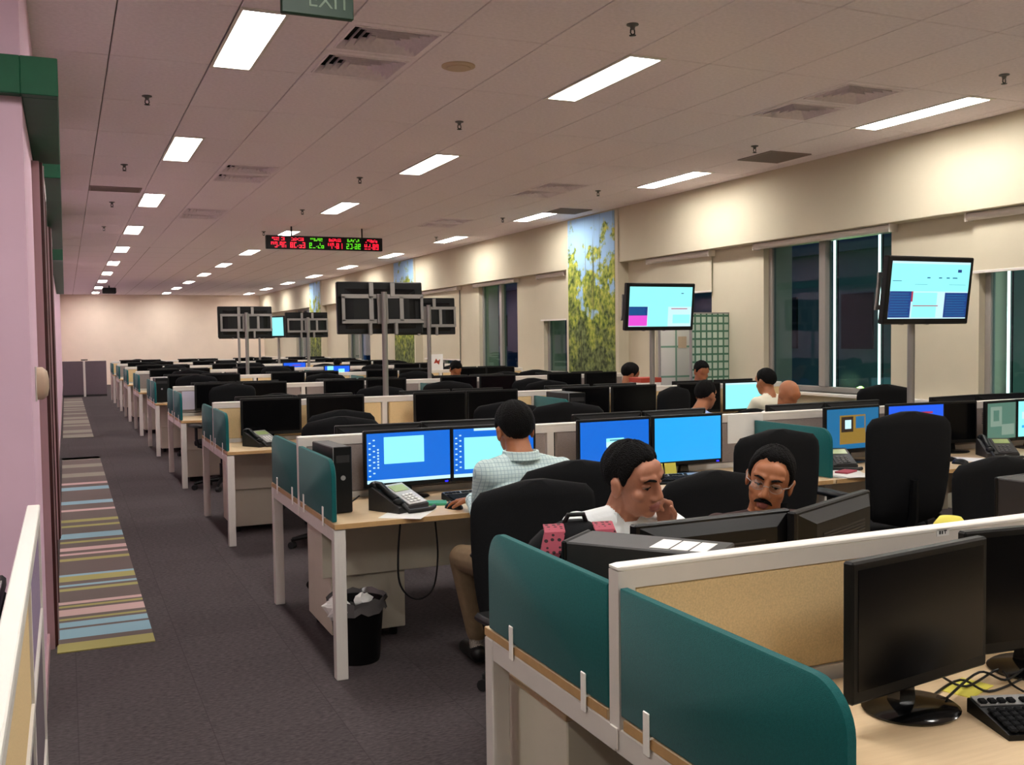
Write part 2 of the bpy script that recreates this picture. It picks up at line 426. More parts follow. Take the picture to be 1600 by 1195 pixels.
# ---- ceiling: backing slab with separate tiles
ceiling = struct('ceiling', MB().box(-4, 7.6, -4, YF+.2, CZ+.10, CZ+.2), 'tbar')
XGRID = [.30+.6*i for i in range(-1, 13)]
YGRID = [5.48+1.2*j for j in range(-2, 13)]
LROW = [(1.03, .91), (3.44, 3.31), (6.41, 6.27)]
LIGHTS = [(x0, 5.48+3.6*j, r, j) for r, (xc, x0) in enumerate(LROW) for j in range(-2, 10)] + [(-1.49, 5.48+3.6*j, 3, j) for j in (-2, -1)]
DIFF = [(x, y) for y in (5.48, 10.28, 13.88) for x in (1.5, 5.1)]
def in_light(xa, xb, ya, yb):
    for x0, y0, r, j in LIGHTS:
        if x0 < xb-.02 and x0+.25 > xa+.02 and y0 < yb-.05 and y0+1.24 > ya+.05: return x0
    return None
def tile_mesh(w, h):
    key = (round(w, 3), round(h, 3))
    if key not in tile_mesh.c:
        tile_mesh.c[key] = MB().cbox(0, w-.007, 0, h-.007, 0, .016, .003).mesh('ceiling_tile', 'ceil')
    return tile_mesh.c[key]
tile_mesh.c = {}
for i in range(len(XGRID)-1):
    for j in range(len(YGRID)-1):
        xa, xb, ya, yb = max(XGRID[i], XL-.03), min(XGRID[i+1], XB), YGRID[j], YGRID[j+1]
        if xb-xa < .05 or any(abs(xa-dx) < .05 and abs(ya-dy) < .05 for dx, dy in DIFF): continue
        lx = in_light(xa, xb, ya, yb)
        segs = [(xa, xb)] if lx is None else [s for s in ((xa, lx), (lx+.25, xb)) if s[1]-s[0] > .03]
        for a, b in segs: put('ceiling_tile', tile_mesh(b-a, yb-ya), ceiling, (a+.004, ya+.004, CZ))
# beyond and beside the tiles one slab each, same board
mbs = MB()
y_near, y_far = YGRID[0], YGRID[-1]
mbs.box(-4, XL-.03, y_near, 4.6, CZ, CZ+.016)
XN = sorted([-4.0, -1.49, -1.24] + [x for _, x0 in LROW for x in (x0, x0+.25)] + [7.05])
yn = sorted([-4.0, y_near] + [5.48+3.6*j+d for j in (-2, -1) for d in (0, 1.24)])
for a, b in zip(yn[:-1], yn[1:]):
    lit = any(abs(5.48+3.6*j-a) < .02 for j in (-2, -1))
    if b-a < .001: continue
    if not lit: mbs.box(-4, 7.05, a, b, CZ, CZ+.016)
    else:
        for q in range(0, len(XN), 2): mbs.box(XN[q], XN[q+1], a, b, CZ, CZ+.016)
def slab_mat():
    m = mat('ceilfar', (240, 229, 233), .95, spec=.1); nt, b = nodes_of(m)
    tc = nt.nodes.new('ShaderNodeTexCoord'); mp = nt.nodes.new('ShaderNodeMapping'); mp.inputs['Location'].default_value = (-.30, -5.48, 0)
    br = nt.nodes.new('ShaderNodeTexBrick'); br.offset = 0; br.inputs['Scale'].default_value = 1
    br.inputs['Brick Width'].default_value = .6; br.inputs['Row Height'].default_value = 1.2; br.inputs['Mortar Size'].default_value = .006
    br.inputs['Color1'].default_value = br.inputs['Color2'].default_value = (*lin((240, 229, 233)), 1); br.inputs['Mortar'].default_value = (*lin((176, 160, 156)), 1)
    nt.links.new(tc.outputs['Object'], mp.inputs[0]); nt.links.new(mp.outputs[0], br.inputs['Vector']); nt.links.new(br.outputs['Color'], b.inputs['Base Color'])
slab_mat()
XS = sorted([-.16] + [x for _, x0 in LROW for x in (x0, x0+.25)] + [7.05])
ycuts = [y_far]
for j in range(-2, 10):
    y0 = 5.48+3.6*j
    if y0 > y_far-1.3: ycuts += [y0, y0+1.24]
ycuts = sorted(set(c for c in ycuts if c >= y_far-.01 and c < YF)) + [YF]
for a, b in zip(ycuts[:-1], ycuts[1:]):
    lit = any(abs(5.48+3.6*j-a) < .02 for j in range(-2, 10))
    if not lit: mbs.box(-.16, 7.05, a, b, CZ, CZ+.016)
    else:
        for q in range(0, len(XS), 2): mbs.box(XS[q], XS[q+1], a, b, CZ, CZ+.016)
put('ceiling_board', mbs.mesh('ceiling_board', 'ceilfar'), ceiling)

# fluorescent fittings
fm_h = MB()
Wd, Ln = .25, 1.24
fm_h.box(0, Wd, 0, Ln, .07, .075)
for a in ((0, .006, 0, Ln), (Wd-.006, Wd, 0, Ln), (0, Wd, 0, .006), (0, Wd, Ln-.006, Ln)): fm_h.box(a[0], a[1], a[2], a[3], 0, .07)
fm_h = fm_h.mesh('light_housing', 'white')
fm_r = MB()
for a in ((-.008, .012, -.008, Ln+.008), (Wd-.012, Wd+.008, -.008, Ln+.008), (.012, Wd-.012, -.008, .03), (.012, Wd-.012, Ln-.03, Ln+.008)): fm_r.box(a[0], a[1], a[2], a[3], -.006, .0)
fm_r = fm_r.mesh('light_rim', 'white')
fm_d = MB().cbox(.012, Wd-.012, .03, Ln-.03, .018, .024, .002).mesh('light_diffuser', 'tubelight')
ROWN = ['light row above the aisle', 'middle light row', 'light row beside the window wall', 'row left of the aisle']
ORD = ['first', 'second', 'third', 'fourth', 'fifth', 'sixth', 'seventh', 'eighth', 'ninth', 'tenth', 'eleventh', 'twelfth']
for x0, y0, r, j in LIGHTS:
    if j < -1: pass
    t = thing('ceiling_light', 'lit fluorescent ceiling panel, %s from far wall, in the %s' % (ORD[9-j], ROWN[r]), 'ceiling light', (x0, y0, CZ), 0, 'fluorescent panels in the ceiling')
    put('housing', fm_h, t); put('rim', fm_r, t); put('diffuser', fm_d, t)

# louvred air diffusers (four-way), two per panel
def diffuser_mesh():
    fr = MB(); S = .592; o0, o1, p0, p1 = .045, .547, .07, .522
    for q in ((0, S, 0, p0), (0, S, p1, S), (0, o0, p0, p1), (o1, S, p0, p1)): fr.box(*q, 0, .016)
    for q in ((o0-.01, o1+.01, p0-.012, p0), (o0-.01, o1+.01, p1, p1+.012), (o0-.012, o0, p0, p1), (o1, o1+.012, p0, p1)): fr.box(*q, -.006, 0)
    fr = fr.mesh('frame', 'ceil'); bl = []
    for k in range(5):
        i0 = k*.044; i1 = i0+.026
        ro = [(o0+i0, p0+i0, -.004), (o1-i0, p0+i0, -.004), (o1-i0, p1-i0, -.004), (o0+i0, p1-i0, -.004)]
        ri = [(o0+i1, p0+i1, .042), (o1-i1, p0+i1, .042), (o1-i1, p1-i1, .042), (o0+i1, p1-i1, .042)]
        m = MB(); t = .002
        m.loft([ro, ri, [(x, y, z+t) for x, y, z in ri], [(x, y, z+t) for x, y, z in ro], ro], cap=False); bl.append(m.mesh('louvre_blade', 'ceil'))
    bk = MB().box(o0-.02, o1+.02, p0-.02, p1+.02, .066, .07).box(o0-.02, o0-.016, p0-.02, p1+.02, .016, .066).box(o1+.016, o1+.02, p0-.02, p1+.02, .016, .066).box(o0-.02, o1+.02, p0-.02, p0-.016, .016, .066).box(o0-.02, o1+.02, p1+.016, p1+.02, .016, .066).mesh('throat', 'blackmatte')
    return fr, bl, bk
DF, DBL, DBK = diffuser_mesh()
def diffuser(x, y, label):
    t = thing('air_diffuser', label, 'air vent', (x+.004, y+.004, CZ), 0, 'four-way air diffusers')
    put('frame', DF, t); put('throat', DBK, t)
    for m in DBL: put('louvre_blade', m, t)
PLW = ['over the aisle desks, nearest EXIT sign', 'near the windows, level with the EXIT sign', 'second group over the aisle desks', 'second group near the windows', 'third group over the aisle desks', 'third group near the windows']
for (x, y), w in zip(DIFF, PLW):
    diffuser(x, y, 'louvred square air diffuser %s, entrance half' % w)
    diffuser(x, y+.6, 'louvred square air diffuser %s, far-wall half' % w)
# flat return grilles
def grille(x, y, w, h, label):
    t = thing('return_grille', label, 'air vent', (x, y, CZ), 0, 'slatted return grilles')
    m = MB()
    for q in ((0, w, 0, .02), (0, w, h-.02, h), (0, .02, .02, h-.02), (w-.02, w, .02, h-.02)): m.box(*q, -.01, 0)
    put('frame', m.mesh('frame', 'tbar'), t); put('backing', MB().box(.01, w-.01, .01, h-.01, -.003, -.001).mesh('backing', 'charcoal'), t)
    n = int((h-.04)/.03)
    sm = MB().box(.02, w-.02, 0, .012, -.009, -.006).mesh('slat', 'tbar')
    for k in range(n): put('slat', sm, t, (0, .03+k*.03, 0))
grille(6.28, 7.82, .50, .52, 'dark slatted return grille beside the light row by the windows')
grille(.30, 12.25, .56, .36, 'dark slatted return grille beside the light row above the aisle')
grille(6.28, 12.3, .50, .52, 'dark slatted return grille in front of the forest mural')
# sprinklers, smoke detector
spm = MB().lathe([(.035, 0), (.035, -.006), (.016, -.012), (.012, -.03)], 12).mesh('escutcheon', 'greyplastic', 40)
spd = MB().tube([(-.012, 0, -.03), (-.014, 0, -.05), (0, 0, -.062)], .004, 6).tube([(.012, 0, -.03), (.014, 0, -.05), (0, 0, -.062)], .004, 6).lathe([(.002, -.058), (.02, -.062), (.02, -.065), (.002, -.068)], 12).mesh('deflector', 'black')
k = 0
for x, wx in ((.59, 'above the aisle'), (3.0, 'over the middle of the desks'), (5.98, 'near the window wall')):
    for q, y in enumerate((4.95, 7.68, 10.7, 13.6, 16.5)):
        t = thing('sprinkler', 'small ceiling sprinkler head %s, %s from the EXIT sign end' % (wx, ORD[q]), 'sprinkler', (x, y, CZ), 0, 'ceiling sprinkler heads')
        put('escutcheon', spm, t); put('deflector', spd, t)
t = thing('ceiling_speaker', 'round beige ceiling speaker disc beside the louvred diffusers', 'ceiling disc', (2.39, 6.12, CZ))
put('rim', MB().lathe([(.11, 0), (.11, -.008), (.095, -.014), (.01, -.016)], 28).mesh('rim', 'smoked', 40), t)
put('grid_cover', MB().lathe([(.08, -.012), (.078, -.02), (.01, -.022)], 24).mesh('grid_cover', 'smoked', 40), t)
t = thing('ceiling_projector', 'small dark box hanging from the ceiling near the far wall', 'projector', (1.3, 33.6, CZ))
put('body', MB().cbox(-.2, .2, -.15, .15, -.25, -.07, .02).mesh('body', 'black'), t); put('bracket', MB().tube([(0, 0, 0), (0, 0, -.08)], .02).mesh('bracket', 'black'), t)

# ---- far wall and outer shell
struct('wall_far', MB().box(-4, 7.6, YF, YF+.2, 0, CZ+.1), 'wallfar')
struct('wall_near', MB().box(-4, 7.6, -4.2, -4, 0, CZ+.1), 'wallcream')
struct('wall_left_near', MB().box(-4.2, -4, -4, 4.6, 0, CZ+.1), 'wallcream')
# ---- aisle block on the left: pink return wall and aisle face
wl = struct('wall_left', MB().box(-4, XL, 4.45, 5.60, 0, CZ+.02).box(-4, XL-.06, 5.60, 6.70, 0, CZ+.02).box(-4, XL, 6.70, 8.70, 0, CZ+.02).box(-4, XL-.06, 8.70, 9.80, 0, CZ+.02).box(-4, XL, 9.80, YF, 0, CZ+.02)
            .box(-.2, XL, 5.60, 6.70, 2.5, CZ+.02).box(-.2, XL, 8.7, 9.8, 2.5, CZ+.02), 'wallpink')
for n, y in ((1, 5.60), (2, 8.70)):
    d = put('door_%d' % n, MB().cbox(XL-.055, XL-.02, y+.10, y+1.02, 0, 2.44, .004).mesh('door', 'brownred')); d['kind'] = 'structure'
    fr = MB()
    fr.box(XL-.05, XL+.05, y+.04, y+.15, 0, 2.50, 0).box(XL-.05, XL+.05, y+.98, y+1.09, 0, 2.50, 0).box(XL-.05, XL+.05, y+.15, y+.98, 2.42, 2.50, 0)
    put('door_frame', fr.mesh('door_frame', 'brownred'), d)
    put('frame_strip', MB().box(XL-.05, XL+.035, y, y+.038, 0, 2.50).box(XL-.05, XL+.055, y+.152, y+.17, 0, 2.50).mesh('frame_strip', 'jamblight'), d)
    put('door_handle', MB().tube([(XL-.02, y+.9, 1.03), (XL+.03, y+.9, 1.03), (XL+.03, y+.78, 1.03)], .009).mesh('door_handle', 'silver', 40), d)
struct('baseboard_left', MB().box(XL, XL+.012, 4.44, 5.58, 0, .09).box(XL, XL+.012, 6.72, 8.68, 0, .09).box(XL, XL+.012, 9.82, 31, 0, .09), 'jamblight')
# green canopies over the room fronts
def canopy(y0, y1, label, wrap=False, z0=2.56, z1=2.71):
    t = thing('door_canopy', label, 'canopy', (XL, y0, 0), 0, 'green canopies on the aisle wall')
    m = MB().cbox(.0, .135, 0, y1-y0, z0, z1, .004)
    put('fascia', m.mesh('fascia', 'green'), t)
    put('end_cap', MB().cbox(.004, .131, y1-y0, y1-y0+.01, z0+.01, z1-.01, .003).mesh('end_cap', 'white'), t)
    if wrap: put('return_fascia', MB().cbox(-2.5, -.0, -.06, 0, z0, z1, .004).cbox(-.001, .135, -.06, 0, z0, z1, .003).mesh('return_fascia', 'green'), t)
canopy(4.45, 6.05, 'dark green canopy wrapping the corner of the pink wall', True)
canopy(6.55, 11.5, 'dark green canopy on aisle wall over the door frames')
canopy(13.0, 22.0, 'dark green canopy on aisle wall nearer the far wall')
t = thing('sensor_box', 'pale rounded plastic box mounted on the pink aisle wall', 'wall box', (XL, 5.05, 1.395))
m = MB(); ring = [[(d, .055*cos(a)*s_, .075*sin(a)*s_) for a in [2*pi*i/20 for i in range(20)]] for d, s_ in ((0, 1), (.03, 1), (.05, .75), (.056, .3))]
m.loft(ring); put('cover', m.mesh('cover', 'smoked', 50), t)
put('back_plate', MB().cbox(-.001, .006, -.06, .06, -.08, .08, .003).mesh('back_plate', 'white'), t)

# ---- window wall
WINS = [(3.9, 6.19, [5.0], 2.10), (7.19, 9.09, [8.19], None), (10.08, 11.35, [10.7], 2.12), (13.90, 14.75, [], 1.86), (15.79, 17.55, [16.62], None),
        (18.55, 20.6, [19.6], 1.15), (22.7, 24.3, [], 1.0), (25.0, 27.2, [26.2], None), (31.8, 34, [33], 1.2)]
SILL, HEAD = .96, 2.60
wr = MB()
wr.box(XW, 7.6, -4, YF, 0, SILL)
ye = -4
for y0, y1, mu, bz in WINS:
    wr.box(XW, 7.6, ye, y0, SILL, HEAD); ye = y1
wr.box(XW, 7.6, ye, YF, SILL, HEAD)
wall_r = struct('wall_right', wr, 'wallcream')
struct('trim_1', MB().cbox(XB, 7.6, -4, YF, HEAD, CZ+.08, .006), 'wallcream')            # bulkhead above the windows
struct('trim_2', MB().cbox(XW-.10, XW+.16, -4, YF, SILL-.03, SILL, .004), 'white')           # window ledge
for n, (y0, y1, mu, bz) in enumerate(WINS):
    fr = MB(); xf0, xf1 = 7.27, 7.33; s = .06
    fr.cbox(xf0, xf1, y0, y1, SILL, SILL+s, .004).cbox(xf0, xf1, y0, y1, HEAD-s, HEAD, .004).cbox(xf0, xf1, y0, y0+s, SILL+s, HEAD-s, .004).cbox(xf0, xf1, y1-s, y1, SILL+s, HEAD-s, .004)
    w = put('window_%d' % (n+1), fr.mesh('window', 'winframe')); w['kind'] = 'structure'
    ed = [y0+s]+[q for m_ in mu for q in (m_-.05, m_+.05)]+[y1-s]
    for m_ in mu: put('mullion', MB().cbox(xf0-.03, xf1, m_-.05, m_+.05, SILL+s, HEAD-s, .006).mesh('mullion', 'winframe'), w)
    for q in range(0, len(ed), 2): put('pane', MB().box(7.296, 7.304, ed[q], ed[q+1], SILL+s, HEAD-s).mesh('pane', 'glass'), w)
    if y0 < 30:
        wh = ['by the screen nearest the windows end', 'above the wide window of bright tube lights', 'above the window hidden behind the planner boards', 'over the window next to the forest mural',
              'above the twin window left of the mural', 'on the window between both murals', 'beyond the second mural', 'third window beyond second mural', ''][n]
        tt = thing('roller_blind', 'white roller blind %s' % wh, 'blind', (XW-.06, y0, 2.565), 0, 'roller blinds')
        put('roller', MB().tube([(0, -.06, 0), (0, y1-y0+.06, 0)], .036, 14).mesh('roller', 'white', 40), tt)
        put('bracket', MB().box(-.04, .06, -.075, -.06, -.04, .035).mesh('bracket', 'white'), tt); put('bracket', MB().box(-.04, .06, y1-y0+.06, y1-y0+.075, -.04, .035).mesh('bracket', 'white'), tt)
        if bz:
            put('sheet', MB().box(.03, .033, -.04, y1-y0+.04, bz-2.565, 0).mesh('sheet', 'wallcream'), tt)
            put('bottom_bar', MB().cbox(.022, .04, -.04, y1-y0+.04, bz-2.59, bz-2.565, .003).mesh('bottom_bar', 'white'), tt)
# columns with forest murals
for n, yc in enumerate((12.82, 21.62, 30.4)):
    struct('wall_column_%d' % (n+1), MB().cbox(XB-.02, XW+.05, yc-.78, yc+.78, 0, CZ, .005), 'wallcream')
    o = put('wall_mural', MB().box(XB-.028, XB-.02, yc-.70, yc+.70, 1.03, CZ-.02).mesh('wall_mural', 'mural'))
    tag(o, ['tall forest photo mural of yellow-green trees beside the planner boards', 'forest photo mural on the column behind the hanging screen backs', 'forest photo mural on the column nearest the far wall'][n], 'mural', 'forest murals on columns')

# ---- outside in the dark
struct('ground_outside', MB().box(7.65, 40, -20, 70, -.6, -.5), 'grass')
fb = thing('office_block', 'dark office block across the lawn seen through the windows', 'building', (17, 0, -.5))
put('facade', MB().box(0, 6, -15, 60, 0, 9).mesh('facade', 'outwall'), fb)
pm = MB().box(-.06, .05, -.5, .5, 0, 1.3).mesh('window', 'outdark')
for iy in range(22):
    for iz in range(2): put('window', pm, fb, (0, -8+iy*2.6, 1.7+iz*2.7))
put('ledge', MB().box(-.25, 0, -15, 60, 4.0, 4.2).mesh('ledge', 'outwall'), fb)
gx, gy, gz = at_x(1345, 578, 13.0)
lt = thing('garden_lamp', 'greenish garden lamp glowing on the lawn outside the window', 'lamp', (13, gy, -.5))
put('post', MB().lathe([(.06, 0), (.05, .05), (.04, .9)], 12).mesh('post', 'black', 40), lt); put('head', MB().lathe([(.05, .9), (.14, .95), (.14, 1.05), (.02, 1.12)], 14).mesh('head', 'lcdgreen', 40), lt)
pd = bpy.data.lights.new('garden_glow', 'POINT'); pd.energy = 160; pd.color = (.6, 1, .4); pd.shadow_soft_size = .15
po = bpy.data.objects.new('garden_glow', pd); COL.objects.link(po); po.parent = lt; po.location = (-.3, 0, 1.25)
# upright tube lights fixed outside the glass
for n, px in enumerate((1304, 1374, 1576)):
    xx, yy, _ = at_x(px, 500, 7.42)
    t = thing('facade_tube_light', ['bright upright tube light behind the mullion of wide window', 'bright upright tube light beside the screen over the wide window', 'bright upright tube light in the window at the end'][n], 'tube light', (7.42, yy, 0), 0, 'upright facade tube lights')
    put('tube', MB().tube([(0, 0, SILL+.03), (0, 0, HEAD-.03)], .012, 10).mesh('tube', 'tube', 40), t)
    put('mounting_rail', MB().box(.022, .04, -.015, .015, SILL, HEAD).mesh('mounting_rail', 'black'), t)

# ================================================================== desks
XJ = [1.10, 2.58, 4.06, 5.54, 7.00]
DZ = .73
ROWP = ['row beside low partition', "checked-shirt man's row"] + ['%s row beyond checked-shirt man' % o for o in ORD[:8]]
SEAT = ['aisle-end seat', 'second seat from aisle', 'second seat from windows', 'window-end seat']
SIDE = {'n': 'entrance side', 'f': 'far-wall side'}
top_m = {}
for wdt in (1.48, 1.46):
    m = MB().cbox(.003, wdt-.003, .0, .73, DZ-.025, DZ, .002)
    top_m[wdt] = m.mesh('tabletop', ['wood'])
edge_m = MB().box(-.0006, .0, .002, .728, DZ-.024, DZ-.001).mesh('edge_band', 'woodedge')
edgel_m = MB().box(.004, 1.456, -.0006, 0, DZ-.024, DZ-.001).mesh('edge_band', 'woodedge')
leg_m = MB().cbox(0, .055, 0, .055, 0, DZ-.027, .003).box(.0185, .0215, -.001, .0, .02, .64).box(.0335, .0365, -.001, 0, .02, .64).mesh('leg', 'white')
beam_m = MB().cbox(.002, .05, .056, .7585, DZ-.087, DZ-.027, .003).mesh('end_beam', 'white')
mod_m = {w: MB().cbox(.06, w-.02, 0, .016, .36, DZ-.028, .003).mesh('modesty_panel', 'cream') for w in top_m}
foot_m = MB().cbox(.008, .047, .008, .047, -.0, .004, .001).mesh('foot', 'black')

def desk(k, s, side):
    y = BENCH_Y[k]; w = 1.48 if s < 3 else 1.46; x = XJ[s]
    lab = 'light wood desk, %s, %s, %s' % (SEAT[s], ROWP[k], SIDE[side])
    t = thing('desk', lab, 'desk', (x, y, 0), 0, 'bench desks in rows')
    e = -1 if side == 'n' else 1
    # built for the near side, mirrored in y for the far side
    def pp(name, me, dx, y0):
        o = put(name, me, t, (dx, y0 if side == 'n' else -y0, 0))
        if side == 'f': o.scale = (1, -1, 1)
        return o
    pp('tabletop', top_m[w], 0, -.765); pp('edge_band', edgel_m, 0, -.765)
    if not (side == 'f' and s == 0): pp('modesty_panel', mod_m[w], 0, -.25)
    if s == 0:
        pp('edge_band', edge_m, .002, -.765); pp('end_beam', beam_m, 0, -.76); pp('leg', leg_m, 0, -.76)
        pp('leg', leg_m, 0, -.066) if False else None
    if s in (1, 2, 3): pp('leg', leg_m, -.0275, -.70)
    if s == 3: pp('leg', leg_m, w-.06, -.70)
    return t

cap_m = MB().cbox(0, 1, -.0225, .0225, 1.058, 1.07, .003).mesh('cap', 'whitecap')
def partition(k):
    y = BENCH_Y[k]; x0, x1 = XJ[0], XJ[4]
    fab = ['tan', 'greyfab', 'tan', 'greyfab', 'tan', 'greyfab', 'tan', 'greyfab', 'tan'][k]
    t = thing('desk_partition', 'white framed low partition with %s fabric, %s' % ({'tan': 'tan', 'greyfab': 'grey'}[fab], ROWP[k]), 'partition', (0, y, 0), 0, 'low partitions along the benches')
    o = put('cap', cap_m, t, (x0, 0, 0)); o.scale = (x1-x0, 1, 1)
    put('top_rail', MB().box(x0, x1, -.021, .021, 1.018, 1.058).mesh('top_rail', 'white'), t)
    put('bottom_rail', MB().box(x0+.02, x1, -.021, .021, DZ-.03, DZ+.03).mesh('bottom_rail', 'white'), t)
    for i, x in enumerate(XJ):
        a = x if i == 0 else x-.022
        put('post', MB().box(a, a+.044, -.0215, .0215, .70, 1.018).mesh('post', 'white'), t)
        if i == 0: put('foot_bracket', MB().cbox(x-.004, x+.001, -.016, .016, .655, .705, .0015).mesh('foot_bracket', 'white'), t)
    if k == 0:
        lb = at_y(1473, 831, y-.0213); q_ = put('rail_label', MB().box(-.022, .022, -.0225, -.0211, -.010, .010).mesh('rail_label', 'paper'), t, (lb[0], 0, lb[2]))
        put('label_print', MB().box(-.014, -.008, -.0229, -.0225, -.005, .004).box(-.005, .0, -.0229, -.0225, -.005, .004).box(.003, .013, -.0229, -.0225, .002, .005).box(.006, .009, -.0229, -.0225, -.005, .002).mesh('label_print', 'charcoal'), q_)
    pm = MB().cbox(0, 1.40, -.017, .017, DZ+.032, 1.016, .004).mesh('fabric_panel', fab)
    for i in range(4): put('fabric_panel', pm, t, (XJ[i]+.046, 0, 0))
    return t

# teal end screens: outline in (y, z), rounded outer top corner
def teal_mesh(mid=False):
    L, H0, H1, R = .70, .735, 1.022, .085
    o = [(0, H0), (0, H1)]
    for i in range(9):
        a = pi/2*i/8; o.append((-(L-R)-R*sin(a), H1-R+R*cos(a)))
    o += [(-L, H0)]
    b = .006
    m = MB()
    def ins(q, d):
        cy, cz = -L/2, (H0+H1)/2; return [(cy+(y-cy)*(1-2*d/L), cz+(z-cz)*(1-2*d/(H1-H0))) for y, z in q]
    rings = [[(-.013, y, z) for y, z in ins(o, b)], [(-.009, y, z) for y, z in o], [(.009, y, z) for y, z in o], [(.013, y, z) for y, z in ins(o, b)]]
    m.loft(rings); return m.mesh('fabric_board', 'teal', 35)
tealm = teal_mesh()
clip_m = MB().cbox(-.018, -.0135, -.012, .012, .69, .785, .002).box(-.0135, .014, -.012, .012, .728, .734).cbox(.0135, .018, -.012, .012, .73, .785, .002).mesh('clip', 'whitecap')
def teal(k, x, side, label):
    y = BENCH_Y[k]; t = thing('desk_screen', label, 'desk screen', (x, y, 0), 0, 'teal fabric desk screens')
    e = 1 if side == 'n' else -1
    o = put('fabric_board', tealm, t, (0, -.026*e, 0)); o.scale = (1, e, 1)
    for d in (.14, .56): put('clip', clip_m, t, (0, -d*e, 0))
for k in range(9):
    partition(k)
    for side in 'nf':
        for s in range(4): desk(k, s, side)
        teal(k, XJ[0]+.012, side, 'teal fabric screen on the aisle desk end, %s, %s' % (ROWP[k], SIDE[side]))
        teal(k, XJ[2], side, 'teal fabric divider between middle seats, %s, %s' % (ROWP[k], SIDE[side]))

# drawer pedestals under the aisle desks
ped_b = MB().cbox(0, .40, 0, .52, .05, .56, .004).mesh('carcass', 'cream'); ped_d = MB().cbox(.012, .388, .52, .532, 0, .15, .003).mesh('drawer', 'cream')
ped_h = MB().cbox(.15, .25, .532, .542, .115, .125, .002).mesh('handle', 'silver'); ped_c = MB().lathe([(.022, 0), (.025, .02), (.02, .045), (.01, .05)], 10).mesh('castor', 'black', 40)
def pedestal(x, y, rz, label, wood=False):
    t = thing('drawer_pedestal', label, 'pedestal', (x, y, 0), rz, 'cream drawer pedestals')
    put('carcass', ped_b, t)
    for i in range(3):
        d = put('drawer', ped_d, t, (0, 0, .06+i*.163)); put('handle', ped_h, d)
    for a, b in ((.05, .06), (.35, .06), (.05, .46), (.35, .46)): put('castor', ped_c, t, (a, b, 0))
    if wood: put('top', MB().cbox(-.01, .41, -.01, .53, .561, .582, .003).mesh('top', 'wood'), t)
for k in range(0, 9):
    if k == 0: continue
    y = BENCH_Y[k]; pedestal(1.21, y-.215, 0, 'cream drawer pedestal under the aisle-end desks, %s' % ROWP[k])
pedestal(1.185, BENCH_Y[0]+.40, 0, 'cream pedestal with wood top under the desk, %s' % ROWP[0], True)

# ================================================================== monitors
mon = {}
mon['base'] = MB().lathe([(.001, 0), (.115, 0), (.12, .006), (.11, .012), (.03, .018), (.001, .019)], 28, sy=.85).mesh('base', 'blackgloss', 40)
mon['neck'] = MB().loft([[(-.03, -.012+.02, .015), (.03, -.012+.02, .015), (.03, .022+.02, .015), (-.03, .022+.02, .015)], [(-.022, -.004+.015, .09), (.022, -.004+.015, .09), (.022, .018+.015, .09), (-.022, .018+.015, .09)], [(-.03, 0, .13), (.03, 0, .13), (.03, .022, .13), (-.03, .022, .13)]]).mesh('neck', 'blackgloss')
def bezel_mesh(w, h, z0=.065):
    m = MB(); z1 = z0+h
    m.cbox(-w/2, w/2, -.032, -.004, z0, z1, .005)
    m.loft([[(-w/2+.015, -.004, z0+.012), (w/2-.015, -.004, z0+.012), (w/2-.015, -.004, z1-.012), (-w/2+.015, -.004, z1-.012)], [(-w/2+.07, .024, z0+.06), (w/2-.07, .024, z0+.06), (w/2-.07, .024, z1-.05), (-w/2+.07, .024, z1-.05)]])
    return m.mesh('bezel', 'black')
MW, MH = .50, .305
mon['bezel'] = bezel_mesh(MW, MH)
mon['off'] = MB().box(-MW/2+.018, MW/2-.018, -.0332, -.032, .065+.028, .065+MH-.018).mesh('screen', 'screenoff')
mon['led'] = MB().box(MW/2-.045, MW/2-.03, -.0336, -.0322, .073, .079).mesh('power_light', 'ledblue')
mon['grille'] = MB()
for i in range(7): mon['grille'].box(-.14, .14, .0235, .0255, .20+i*.012, .206+i*.012)
mon['grille'] = mon['grille'].mesh('rear_vent', 'charcoal')
def screen_mesh(spec, w=MW, h=MH, z0=.065):
    """spec: list of (mat, u0,u1,v0,v1, layer)"""
    x0, x1, a, b = -w/2+.016, w/2-.016, z0+.026, z0+h-.016
    names = []; m = MB()
    for q in spec:
        if q[0] not in names: names.append(q[0])
        d = .0332+.0004*q[5]
        m.box(x0+(x1-x0)*q[1], x0+(x1-x0)*q[2], -d, -.032, a+(b-a)*q[3], a+(b-a)*q[4], names.index(q[0]))
    return m.mesh('screen', names)
def monitor(x, y, rz, label, scr=None, led=False, z=DZ, group='desk monitors', bez=None):
    t = thing('monitor', label, 'monitor', (x, y, z), rz, group)
    put('base', mon['base'], t); put('neck', mon['neck'], t); b = put('bezel', bez or mon['bezel'], t); put('screen', scr or mon['off'], t)
    put('rear_vent', mon['grille'], b)
    if led: put('power_light', mon['led'], b)
    return t
desk_icons = [('scr_pale', .02+.05*(i % 2)*(1 if i % 3 else 1), .045+.05*(i % 2), .14+.055*i, .165+.055*i, 2) for i in range(14)]
S_DESK = screen_mesh([('scr_blue', 0, 1, 0, 1, 0), ('scr_pale', 0, 1, 0, .07, 1), ('scr_cyan', .2, .68, .38, .92, 1)] + desk_icons + [('scr_pale', .12, .14, .3+.06*i, .33+.06*i, 2) for i in range(7)])
S_DESK2 = screen_mesh([('scr_blue', 0, 1, 0, 1, 0), ('scr_pale', 0, 1, 0, .07, 1), ('scr_cyan', .13, .80, .16, .82, 1), ('scr_pale', .25, .75, .95, 1, 1)] + desk_icons)
S_LOGIN = screen_mesh([('scr_blue', 0, 1, 0, 1, 0), ('scr_cyan', .37, .63, .54, .62, 2), ('scr_pale', .37, .63, .42, .56, 1), ('scr_navy', .42, .6, .565, .585, 3)])
